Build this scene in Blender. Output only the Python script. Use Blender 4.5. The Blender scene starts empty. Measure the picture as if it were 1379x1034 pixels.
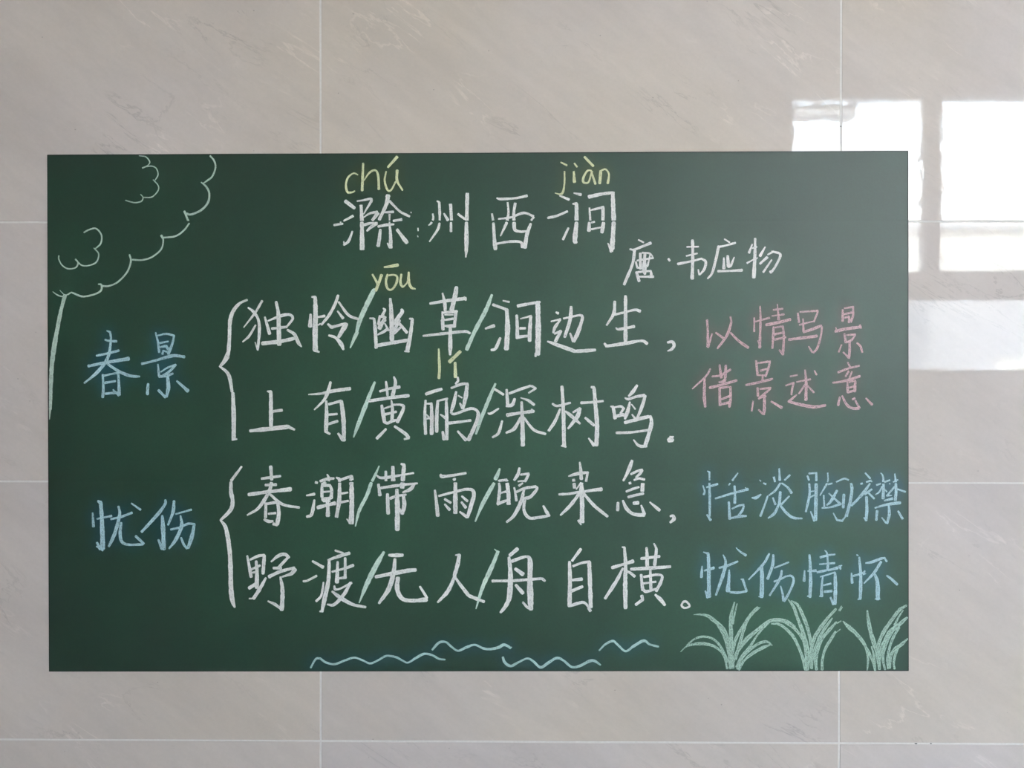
import bpy, bmesh, math, random
import numpy as np
from mathutils import Vector

sc = bpy.context.scene
COL = sc.collection
random.seed(7)
PI = math.pi

# ------------------------------------------------------------------ camera
cam_d = bpy.data.cameras.new('camera')
cam = bpy.data.objects.new('camera', cam_d)
COL.objects.link(cam)
cam.location = (0.23077, -0.96902, 1.61925)
cam.rotation_euler = (1.565400, -0.000812, 0.008560)
cam_d.sensor_fit = 'HORIZONTAL'
cam_d.sensor_width = 36.0
cam_d.lens = 18.0 / math.tan(math.radians(63.0) / 2)
cam_d.clip_start = 0.02
cam_d.clip_end = 400
sc.camera = cam

# ------------------------------------------------------------------ exposure
sc.view_settings.view_transform = 'Standard'
sc.view_settings.look = 'None'
sc.view_settings.gamma = 1.0
sc.view_settings.exposure = EXPOSURE = 1.69
sc.view_settings.use_curve_mapping = False
sc.cycles.use_denoising = True
sc.cycles.max_bounces = 14
sc.cycles.diffuse_bounces = 10
sc.cycles.transparent_max_bounces = 12
sc.cycles.sample_clamp_indirect = 12.0
sc.cycles.caustics_reflective = False
sc.cycles.caustics_refractive = False

# ------------------------------------------------------------------ sky (bright hazy day)
SKY = 13.0
w = bpy.data.worlds.new('sky')
sc.world = w
w.use_nodes = True
nt = w.node_tree
nt.nodes.clear()
tc = nt.nodes.new('ShaderNodeTexCoord')
sep = nt.nodes.new('ShaderNodeSeparateXYZ')
rmp = nt.nodes.new('ShaderNodeValToRGB')
bg = nt.nodes.new('ShaderNodeBackground')
out = nt.nodes.new('ShaderNodeOutputWorld')
nt.links.new(tc.outputs['Generated'], sep.inputs[0])
nt.links.new(sep.outputs['Z'], rmp.inputs[0])
cr = rmp.color_ramp
cr.elements[0].position = 0.0
cr.elements[0].color = (0.98, 0.96, 0.92, 1)
cr.elements[1].position = 1.0
cr.elements[1].color = (0.34, 0.46, 0.66, 1)
for p_, c_ in ((0.19, (0.96, 0.97, 0.97, 1)), (0.33, (0.46, 0.58, 0.74, 1))):
    e = cr.elements.new(p_)
    e.color = c_
nt.links.new(rmp.outputs[0], bg.inputs['Color'])
bg.inputs['Strength'].default_value = SKY
nt.links.new(bg.outputs[0], out.inputs[0])

# ------------------------------------------------------------------ sun (lights the houses across the yard)
sd = bpy.data.lights.new('sun', 'SUN')
sd.energy = 13.0
sd.angle = math.radians(1.0)
sd.color = (1.0, 0.95, 0.86)
so = bpy.data.objects.new('sun', sd)
COL.objects.link(so)
so.rotation_euler = (math.radians(-48), 0, math.radians(-14))


# sky portals in the openings of the room (they give off no light of their own)
def portal(name, x0, x1, z0, z1, y):
    d = bpy.data.lights.new(name, 'AREA')
    d.shape = 'RECTANGLE'
    d.size = x1 - x0
    d.size_y = z1 - z0
    d.cycles.is_portal = True
    o = bpy.data.objects.new(name, d)
    COL.objects.link(o)
    o.location = ((x0 + x1) / 2, y, (z0 + z1) / 2)
    o.rotation_euler = (math.radians(90), 0, 0)      # shines along +Y, into the room
    return o


# ------------------------------------------------------------------ helpers
def nodes(name):
    m = bpy.data.materials.new(name)
    m.use_nodes = True
    b = m.node_tree.nodes['Principled BSDF']
    return m, m.node_tree, b


def N(t, kind, **kw):
    n = t.nodes.new(kind)
    for k, v in kw.items():
        setattr(n, k, v)
    return n


def simple(name, col, rough=0.6, scale=30, var=0.06, metallic=0.0):
    m, t, b = nodes(name)
    tc = N(t, 'ShaderNodeTexCoord')
    nz = N(t, 'ShaderNodeTexNoise')
    nz.inputs['Scale'].default_value = scale
    nz.inputs['Detail'].default_value = 4
    t.links.new(tc.outputs['Object'], nz.inputs['Vector'])
    mr = N(t, 'ShaderNodeMapRange')
    mr.inputs['To Min'].default_value = 1 - var
    mr.inputs['To Max'].default_value = 1 + var
    t.links.new(nz.outputs[0], mr.inputs[0])
    mx = N(t, 'ShaderNodeVectorMath', operation='SCALE')
    mx.inputs[0].default_value = col
    t.links.new(mr.outputs[0], mx.inputs['Scale'])
    t.links.new(mx.outputs[0], b.inputs['Base Color'])
    b.inputs['Roughness'].default_value = rough
    b.inputs['Metallic'].default_value = metallic
    return m


def link(name, me, mat=None, parent=None, kind=None, label=None, cat=None, group=None):
    o = bpy.data.objects.new(name, me)
    COL.objects.link(o)
    if mat is not None and me is not None and not me.materials:
        me.materials.append(mat)
    if parent is not None:
        o.parent = parent
    for k, v in (('kind', kind), ('label', label), ('category', cat), ('group', group)):
        if v:
            o[k] = v
    return o


def boxes(name, lst, bevel=0.0):
    """One mesh out of boxes (x0,x1,y0,y1,z0,z1)."""
    bm = bmesh.new()
    for x0, x1, y0, y1, z0, z1 in lst:
        g = bmesh.ops.create_cube(bm, size=1.0)
        for v in g['verts']:
            v.co = Vector(((x0 + x1) / 2 + v.co.x * (x1 - x0), (y0 + y1) / 2 + v.co.y * (y1 - y0), (z0 + z1) / 2 + v.co.z * (z1 - z0)))
    if bevel > 0:
        bmesh.ops.bevel(bm, geom=bm.edges[:], offset=bevel, segments=1, affect='EDGES')
    me = bpy.data.meshes.new(name)
    bm.to_mesh(me)
    bm.free()
    return me


# ------------------------------------------------------------------ materials
def tile_material():
    m, t, b = nodes('polished_tile')
    L = t.links.new
    tc = N(t, 'ShaderNodeTexCoord')
    oi = N(t, 'ShaderNodeObjectInfo')
    off = N(t, 'ShaderNodeVectorMath', operation='SCALE')
    off.inputs[0].default_value = (7.3, 3.1, 9.7)
    L(oi.outputs['Random'], off.inputs['Scale'])
    add = N(t, 'ShaderNodeVectorMath', operation='ADD')
    L(tc.outputs['Object'], add.inputs[0])
    L(off.outputs[0], add.inputs[1])
    # stretched coordinates: the veins run down to the right
    ro = N(t, 'ShaderNodeMapping')
    ro.inputs['Rotation'].default_value = (0, math.radians(-36), 0)
    L(add.outputs[0], ro.inputs[0])
    mp = N(t, 'ShaderNodeMapping')
    mp.inputs['Scale'].default_value = (1.0, 1.0, 4.0)
    L(ro.outputs[0], mp.inputs[0])

    def noise(vec, scale, detail=5, rough=0.6, dist=0.0):
        n = N(t, 'ShaderNodeTexNoise')
        n.inputs['Scale'].default_value = scale
        n.inputs['Detail'].default_value = detail
        n.inputs['Roughness'].default_value = rough
        n.inputs['Distortion'].default_value = dist
        L(vec, n.inputs['Vector'])
        return n.outputs[0]

    def mrange(src, a, b_, c, d):
        n = N(t, 'ShaderNodeMapRange')
        n.inputs['From Min'].default_value = a
        n.inputs['From Max'].default_value = b_
        n.inputs['To Min'].default_value = c
        n.inputs['To Max'].default_value = d
        L(src, n.inputs[0])
        return n.outputs[0]

    def math_(op, a, b_):
        n = N(t, 'ShaderNodeMath', operation=op)
        for i, v in enumerate((a, b_)):
            if isinstance(v, (int, float)):
                n.inputs[i].default_value = v
            else:
                L(v, n.inputs[i])
        return n.outputs[0]

    cloud = mrange(noise(mp.outputs[0], 3.0, 6, 0.6, 0.4), 0.3, 0.7, 0.94, 1.06)
    fine = mrange(noise(mp.outputs[0], 22.0, 6, 0.7), 0.3, 0.7, 0.97, 1.03)
    speck = mrange(noise(add.outputs[0], 260.0, 3, 0.6), 0.3, 0.7, 0.985, 1.015)
    # thin veins: where a stretched noise crosses its middle value
    v1 = math_('ABSOLUTE', math_('SUBTRACT', noise(mp.outputs[0], 4.0, 7, 0.62, 0.9), 0.5), 0)
    vein = mrange(v1, 0.0, 0.012, 1.0, 0.0)
    vmask = mrange(noise(add.outputs[0], 7.0, 3, 0.6), 0.50, 0.66, 0.0, 1.0)
    dark = math_('SUBTRACT', 1.0, math_('MULTIPLY', math_('MULTIPLY', vein, vmask), 0.19))
    v2 = math_('ABSOLUTE', math_('SUBTRACT', noise(mp.outputs[0], 5.5, 6, 0.55, 0.5), 0.54), 0)
    vein2 = mrange(v2, 0.0, 0.012, 1.0, 0.0)
    vmask2 = mrange(noise(add.outputs[0], 9.0, 3, 0.6), 0.36, 0.46, 1.0, 0.0)
    light = math_('ADD', 1.0, math_('MULTIPLY', math_('MULTIPLY', vein2, vmask2), 0.16))
    pm = N(t, 'ShaderNodeTexVoronoi')
    pm.inputs['Scale'].default_value = 34.0
    L(add.outputs[0], pm.inputs['Vector'])
    dot = mrange(pm.outputs['Distance'], 0.018, 0.032, 0.70, 1.0)
    tot = math_('MULTIPLY', math_('MULTIPLY', math_('MULTIPLY', cloud, fine), math_('MULTIPLY', dark, light)), math_('MULTIPLY', speck, dot))
    rnd = mrange(oi.outputs['Random'], 0, 1, 0.985, 1.015)
    tot = math_('MULTIPLY', tot, rnd)
    # warm / cool drift of the body colour
    cr = N(t, 'ShaderNodeValToRGB')
    cr.color_ramp.elements[0].position = 0.35
    cr.color_ramp.elements[1].position = 0.65
    cr.color_ramp.elements[0].color = (0.610, 0.522, 0.455, 1)
    cr.color_ramp.elements[1].color = (0.600, 0.524, 0.502, 1)
    L(noise(add.outputs[0], 2.2, 2, 0.5), cr.inputs[0])
    mx = N(t, 'ShaderNodeVectorMath', operation='SCALE')
    L(cr.outputs[0], mx.inputs[0])
    L(tot, mx.inputs['Scale'])
    L(mx.outputs[0], b.inputs['Base Color'])
    b.inputs['Roughness'].default_value = 0.012
    b.inputs['IOR'].default_value = 1.385
    bp = N(t, 'ShaderNodeBump')
    bp.inputs['Strength'].default_value = 1.0
    bp.inputs['Distance'].default_value = 0.000024
    L(math_('ADD', noise(add.outputs[0], 95.0, 3, 0.55), math_('MULTIPLY', noise(add.outputs[0], 12.0, 2, 0.5), 0.5)), bp.inputs['Height'])
    L(bp.outputs[0], b.inputs['Normal'])
    return m


def board_material():
    m, t, b = nodes('green_board_coating')
    L = t.links.new
    tc = N(t, 'ShaderNodeTexCoord')
    at = N(t, 'ShaderNodeAttribute')
    at.attribute_name = 'board_tint'
    n1 = N(t, 'ShaderNodeTexNoise')
    n1.inputs['Scale'].default_value = 9.0
    n1.inputs['Detail'].default_value = 6
    L(tc.outputs['Object'], n1.inputs['Vector'])
    n2 = N(t, 'ShaderNodeTexNoise')
    n2.inputs['Scale'].default_value = 420.0
    n2.inputs['Detail'].default_value = 3
    L(tc.outputs['Object'], n2.inputs['Vector'])
    r1 = N(t, 'ShaderNodeMapRange')
    r1.inputs['From Min'].default_value = 0.3
    r1.inputs['From Max'].default_value = 0.7
    r1.inputs['To Min'].default_value = 0.85
    r1.inputs['To Max'].default_value = 1.15
    L(n1.outputs[0], r1.inputs[0])
    r2 = N(t, 'ShaderNodeMapRange')
    r2.inputs['From Min'].default_value = 0.3
    r2.inputs['From Max'].default_value = 0.7
    r2.inputs['To Min'].default_value = 0.92
    r2.inputs['To Max'].default_value = 1.08
    L(n2.outputs[0], r2.inputs[0])
    mu = N(t, 'ShaderNodeMath', operation='MULTIPLY')
    L(r1.outputs[0], mu.inputs[0])
    L(r2.outputs[0], mu.inputs[1])
    mx = N(t, 'ShaderNodeVectorMath', operation='SCALE')
    L(at.outputs['Color'], mx.inputs[0])
    L(mu.outputs[0], mx.inputs['Scale'])
    L(mx.outputs[0], b.inputs['Base Color'])
    b.inputs['Roughness'].default_value = 0.505
    b.inputs['IOR'].default_value = 1.64
    bp = N(t, 'ShaderNodeBump')
    bp.inputs['Strength'].default_value = 0.25
    bp.inputs['Distance'].default_value = 0.0003
    L(n2.outputs[0], bp.inputs['Height'])
    L(bp.outputs[0], b.inputs['Normal'])
    return m


def chalk_material(name, col, cover=0.5):
    """Dry chalk: the ribbon breaks up into grains, more so towards its edges."""
    m, t, b = nodes(name)
    L = t.links.new
    tc = N(t, 'ShaderNodeTexCoord')
    uv = N(t, 'ShaderNodeUVMap')
    sp = N(t, 'ShaderNodeSeparateXYZ')
    L(uv.outputs[0], sp.inputs[0])
    n1 = N(t, 'ShaderNodeTexNoise')
    n1.inputs['Scale'].default_value = 900.0
    n1.inputs['Detail'].default_value = 2
    L(tc.outputs['Object'], n1.inputs['Vector'])
    mp = N(t, 'ShaderNodeMapping')
    mp.inputs['Scale'].default_value = (9.0, 60.0, 1.0)
    L(uv.outputs[0], mp.inputs[0])
    n2 = N(t, 'ShaderNodeTexNoise')
    n2.inputs['Scale'].default_value = 1.0
    n2.inputs['Detail'].default_value = 2
    L(mp.outputs[0], n2.inputs['Vector'])
    # distance from the middle line, 0..1
    a = N(t, 'ShaderNodeMath', operation='SUBTRACT')
    L(sp.outputs['X'], a.inputs[0])
    a.inputs[1].default_value = 0.5
    ab = N(t, 'ShaderNodeMath', operation='ABSOLUTE')
    L(a.outputs[0], ab.inputs[0])
    er = N(t, 'ShaderNodeMapRange')
    er.inputs['From Min'].default_value = 0.40
    er.inputs['From Max'].default_value = 0.52
    er.inputs['To Min'].default_value = 0.0
    er.inputs['To Max'].default_value = 0.45
    L(ab.outputs[0], er.inputs[0])
    ce = N(t, 'ShaderNodeMapRange')                    # the stick leaves less chalk along the middle
    ce.inputs['From Min'].default_value = 0.10
    ce.inputs['From Max'].default_value = 0.34
    ce.inputs['To Min'].default_value = 0.10
    ce.inputs['To Max'].default_value = 0.0
    L(ab.outputs[0], ce.inputs[0])
    es = N(t, 'ShaderNodeMath', operation='ADD')
    L(er.outputs[0], es.inputs[0])
    L(ce.outputs[0], es.inputs[1])
    s = N(t, 'ShaderNodeMath', operation='ADD')
    L(n1.outputs[0], s.inputs[0])
    L(n2.outputs[0], s.inputs[1])
    s2 = N(t, 'ShaderNodeMath', operation='SUBTRACT')
    L(s.outputs[0], s2.inputs[0])
    L(es.outputs[0], s2.inputs[1])
    al = N(t, 'ShaderNodeMapRange')
    al.inputs['From Min'].default_value = cover
    al.inputs['From Max'].default_value = cover + 0.36
    al.inputs['To Min'].default_value = 0.0
    al.inputs['To Max'].default_value = 1.0
    L(s2.outputs[0], al.inputs[0])
    L(al.outputs[0], b.inputs['Alpha'])
    n3 = N(t, 'ShaderNodeTexNoise')
    n3.inputs['Scale'].default_value = 120.0
    L(tc.outputs['Object'], n3.inputs['Vector'])
    r3 = N(t, 'ShaderNodeMapRange')
    r3.inputs['From Min'].default_value = 0.3
    r3.inputs['From Max'].default_value = 0.7
    r3.inputs['To Min'].default_value = 0.88
    r3.inputs['To Max'].default_value = 1.08
    L(n3.outputs[0], r3.inputs[0])
    mx = N(t, 'ShaderNodeVectorMath', operation='SCALE')
    mx.inputs[0].default_value = col
    L(r3.outputs[0], mx.inputs['Scale'])
    L(mx.outputs[0], b.inputs['Base Color'])
    b.inputs['Roughness'].default_value = 0.95
    b.inputs['Specular IOR Level'].default_value = 0.1
    m.cycles.use_transparent_shadow = True
    return m


def glass_material():
    m = bpy.data.materials.new('window_glass')
    m.use_nodes = True
    t = m.node_tree
    t.nodes.clear()
    o = N(t, 'ShaderNodeOutputMaterial')
    tr = N(t, 'ShaderNodeBsdfTransparent')
    tr.inputs[0].default_value = (0.95, 0.975, 0.97, 1)
    gl = N(t, 'ShaderNodeBsdfGlossy')
    gl.inputs['Roughness'].default_value = 0.0
    fr = N(t, 'ShaderNodeFresnel')
    fr.inputs[0].default_value = 1.45
    mx = N(t, 'ShaderNodeMixShader')
    t.links.new(fr.outputs[0], mx.inputs[0])
    t.links.new(tr.outputs[0], mx.inputs[1])
    t.links.new(gl.outputs[0], mx.inputs[2])
    t.links.new(mx.outputs[0], o.inputs[0])
    return m


M_TILE = tile_material()
M_GROUT = simple('pale_grout', (0.72, 0.67, 0.64), 0.85, 300, 0.10)
M_BOARD = board_material()
M_BACK = simple('magnet_backing', (0.012, 0.012, 0.012), 0.7)
M_PAINT = simple('cream_wall_paint', (0.86, 0.83, 0.78), 0.8, 3, 0.03)
M_DADO = simple('grey_tile_dado', (0.70, 0.71, 0.73), 0.5, 3, 0.04)
M_CEIL = simple('white_ceiling_paint', (0.78, 0.75, 0.71), 0.9, 2, 0.02)
M_FLOOR = simple('pale_terrazzo', (0.76, 0.80, 0.85), 0.5, 60, 0.08)
M_FRAME = simple('grey_window_frame', (0.62, 0.60, 0.57), 0.5, 20, 0.03)
M_GLASS = glass_material()
M_FACADE = simple('cream_facade', (0.80, 0.76, 0.68), 0.9, 0.6, 0.04)
M_FACADE2 = simple('grey_facade', (0.42, 0.43, 0.45), 0.9, 0.6, 0.04)
M_CONC = simple('pale_concrete', (0.55, 0.55, 0.55), 0.9, 2, 0.06)
M_DARK = simple('dark_pane', (0.10, 0.12, 0.13), 0.2, 2, 0.1)
M_CHIP = simple('dark_chip', (0.06, 0.055, 0.05), 0.8)
CHALK = {
    'white': chalk_material('white_chalk', (0.79, 0.76, 0.735)),
    'blue': chalk_material('blue_chalk', (0.43, 0.60, 0.65), 0.55),
    'yellow': chalk_material('yellow_chalk', (0.70, 0.70, 0.44)),
    'pink': chalk_material('pink_chalk', (0.68, 0.45, 0.47), 0.60),
    'tree': chalk_material('pale_green_chalk', (0.50, 0.60, 0.52)),
    'slash': chalk_material('light_green_chalk', (0.58, 0.70, 0.61)),
    'grass': chalk_material('grass_green_chalk', (0.42, 0.58, 0.48), 0.62),
    'wave': chalk_material('water_blue_chalk', (0.42, 0.58, 0.56)),
}

# ------------------------------------------------------------------ the tiled wall
RX0, RX1, RY, RZ = -3.62, 5.43, -5.0, 4.2          # room: x range, depth, height
TW, TH, PX, PZ = 0.600, 0.300, 0.602, 0.302      # tile and pitch (2 mm joints)
T = 0.009
wall = link('wall_front', boxes('wall_front', [(RX0, RX1, 0.0007, 0.20, 0, RZ)]), M_GROUT, kind='structure')
tile_me = boxes('tile', [(-TW / 2, TW / 2, 0, T, -TH / 2, TH / 2)], 0.0005)
tile_me.materials.append(M_TILE)
for i in range(-9, 9):
    for j in range(-5, 9):
        cx, cz = (i + 0.5) * PX, 1.5 + (j + 0.5) * PZ
        if cx - TW / 2 < RX0 or cx + TW / 2 > RX1 or cz - TH / 2 < 0 or cz + TH / 2 > RZ:
            continue
        o = link('tile', tile_me, None, wall)
        o.location = (cx, 0.0003, cz)
        o.rotation_euler = (random.uniform(-5e-4, 5e-4), 0, random.uniform(-3e-4, 3e-4))
for cx, cz, r in [(0.6909, 1.1979, 0.0016), (0.7081, 1.198, 0.001), (0.6019, 1.9117, 0.0008)]:
    me = boxes('joint_chip', [(cx - r, cx + r * 0.8, 0.0001, 0.0011, cz - 0.0005, cz + 0.0005)], 0.0002)
    link('joint_chip', me, M_CHIP, wall)

# ------------------------------------------------------------------ the rest of the room
link('floor', boxes('floor', [(RX0, RX1, RY - 0.2, 0.2, -0.1, 0)]), M_FLOOR, kind='structure')
link('ceiling', boxes('ceiling', [(RX0, RX1, RY - 0.2, 0.2, RZ, RZ + 0.1)]), M_CEIL, kind='structure')
link('wall_left', boxes('wall_left', [(RX0 - 0.15, RX0, RY - 0.2, 0.2, 0, RZ)]), M_PAINT, kind='structure')
link('wall_right', boxes('wall_right', [(RX1, RX1 + 0.15, RY - 0.2, 0.2, 0, RZ)]), M_PAINT, kind='structure')
Z0, Z1 = 1.696, 3.660
OPEN = [(2.171, 5.20)]             # the window band of the far wall
yb0, yb1 = RY - 0.2, RY
rear = []
xs = [RX0] + [v for p in OPEN for v in p] + [RX1]
rear.append((RX0, RX1, yb0, yb1, 0.69, Z0))
rear.append((RX0, RX1, yb0, yb1, Z1, RZ))
for k in range(0, len(xs), 2):
    if xs[k + 1] - xs[k] > 0.01:
        rear.append((xs[k], xs[k + 1], yb0, yb1, Z0, Z1))
link('wall_back', boxes('wall_back', rear), M_PAINT, kind='structure')
link('trim_1', boxes('trim_1', [(RX0, RX1, yb0, yb1 + 0.012, 0.0, 0.69)]), M_DADO, kind='structure')

for n, (xa, xb) in enumerate(OPEN):
    portal('window_portal', xa, xb, Z0, Z1, RY - 0.22)
    # frame: outer rim, the rail between the lights, and a mullion every metre or so above it
    fr = [(xa - 0.05, xb + 0.05, RY - 0.12, RY + 0.01, Z0 - 0.05, Z0), (xa - 0.05, xb + 0.05, RY - 0.12, RY + 0.01, Z1, Z1 + 0.05),
          (xa - 0.05, xa, RY - 0.12, RY + 0.01, Z0, Z1), (xb, xb + 0.05, RY - 0.12, RY + 0.01, Z0, Z1)]
    win = link('window_%d' % (n + 1), boxes('window_frame', fr, 0.003), M_FRAME, kind='structure')
    link('transom', boxes('transom', [(xa, xb, RY - 0.07, RY + 0.005, 2.192, 2.395)], 0.003), M_FRAME, win)
    x = xa
    edges = [xa]
    while x + 0.939 < xb - 0.3:
        x += 0.939
        link('mullion', boxes('mullion', [(x, x + 0.118, RY - 0.07, RY + 0.005, 2.395, Z1)], 0.003), M_FRAME, win)
        edges += [x, x + 0.118]
        x += 0.118
    edges.append(xb)
    for k in range(0, len(edges), 2):
        link('pane', boxes('pane', [(edges[k], edges[k + 1], RY - 0.04, RY - 0.036, 2.395, Z1)]), M_GLASS, win)
    link('pane', boxes('pane', [(xa, xb, RY - 0.04, RY - 0.036, Z0, 2.192)]), M_GLASS, win)

# ------------------------------------------------------------------ outside: ground, two houses, a walkway slab
link('ground', boxes('ground', [(-60, 90, -80, RY - 0.2, -0.3, -0.1)]), M_CONC, kind='structure')


def house(x0, x1, y, depth, h, mat, label, cols, rows):
    root = bpy.data.objects.new('house', None)
    COL.objects.link(root)
    root.location = (x0, y, -0.1)
    root['label'] = label
    root['category'] = 'house'
    link('walls', boxes('house_walls', [(0, x1 - x0, -depth, 0, 0, h)], 0.02), mat, root)
    link('roof', boxes('house_roof', [(-0.3, x1 - x0 + 0.3, -depth - 0.3, 0.3, h, h + 0.25)], 0.02), M_CONC, root)
    wd = (x1 - x0) / cols
    for r in range(rows):
        for c in range(cols):
            wx, wz = (c + 0.5) * wd, 1.0 + r * 3.0
            f = link('house_window', boxes('house_window', [(wx - 0.6, wx + 0.6, 0.0, 0.05, wz, wz + 0.08), (wx - 0.6, wx + 0.6, 0.0, 0.05, wz + 1.22, wz + 1.3),
                                                             (wx - 0.6, wx - 0.54, 0.0, 0.05, wz + 0.08, wz + 1.22), (wx + 0.54, wx + 0.6, 0.0, 0.05, wz + 0.08, wz + 1.22)]), M_FRAME, root)
            link('house_pane', boxes('house_pane', [(wx - 0.54, wx + 0.54, 0.0, 0.02, wz + 0.08, wz + 1.22)]), M_FACADE, f)


house(-30, 70, -32, 8, 7.6, M_FACADE, 'long cream house across the yard, mirrored in the glossy tiles', 10, 2)
house(10.45, 24, -20, 7, 4.1, M_FACADE2, 'low grey house across the yard in front of the cream one', 3, 1)
root = bpy.data.objects.new('walkway', None)
COL.objects.link(root)
root.location = (0, 0, 0)
root['label'] = 'raised grey walkway slab with posts just outside the window'
root['category'] = 'walkway'
link('slab', boxes('slab', [(0.486, 2.982, -6.03, -5.903, 3.775, 3.838)], 0.005), M_CONC, root)
link('column', boxes('column', [(0.516, 0.786, -6.03, -5.91, -0.1, 3.775)], 0.01), M_CONC, root)
link('kick_rail', boxes('kick_rail', [(0.486, 2.982, -5.948, -5.903, 3.838, 3.868)]), M_DARK, root)
for px in (0.636, 1.313, 1.99, 2.666, 2.952):
    link('post', boxes('post', [(px - 0.025, px + 0.025, -5.948, -5.888, 3.868, 4.598)]), M_DARK, root)

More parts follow.
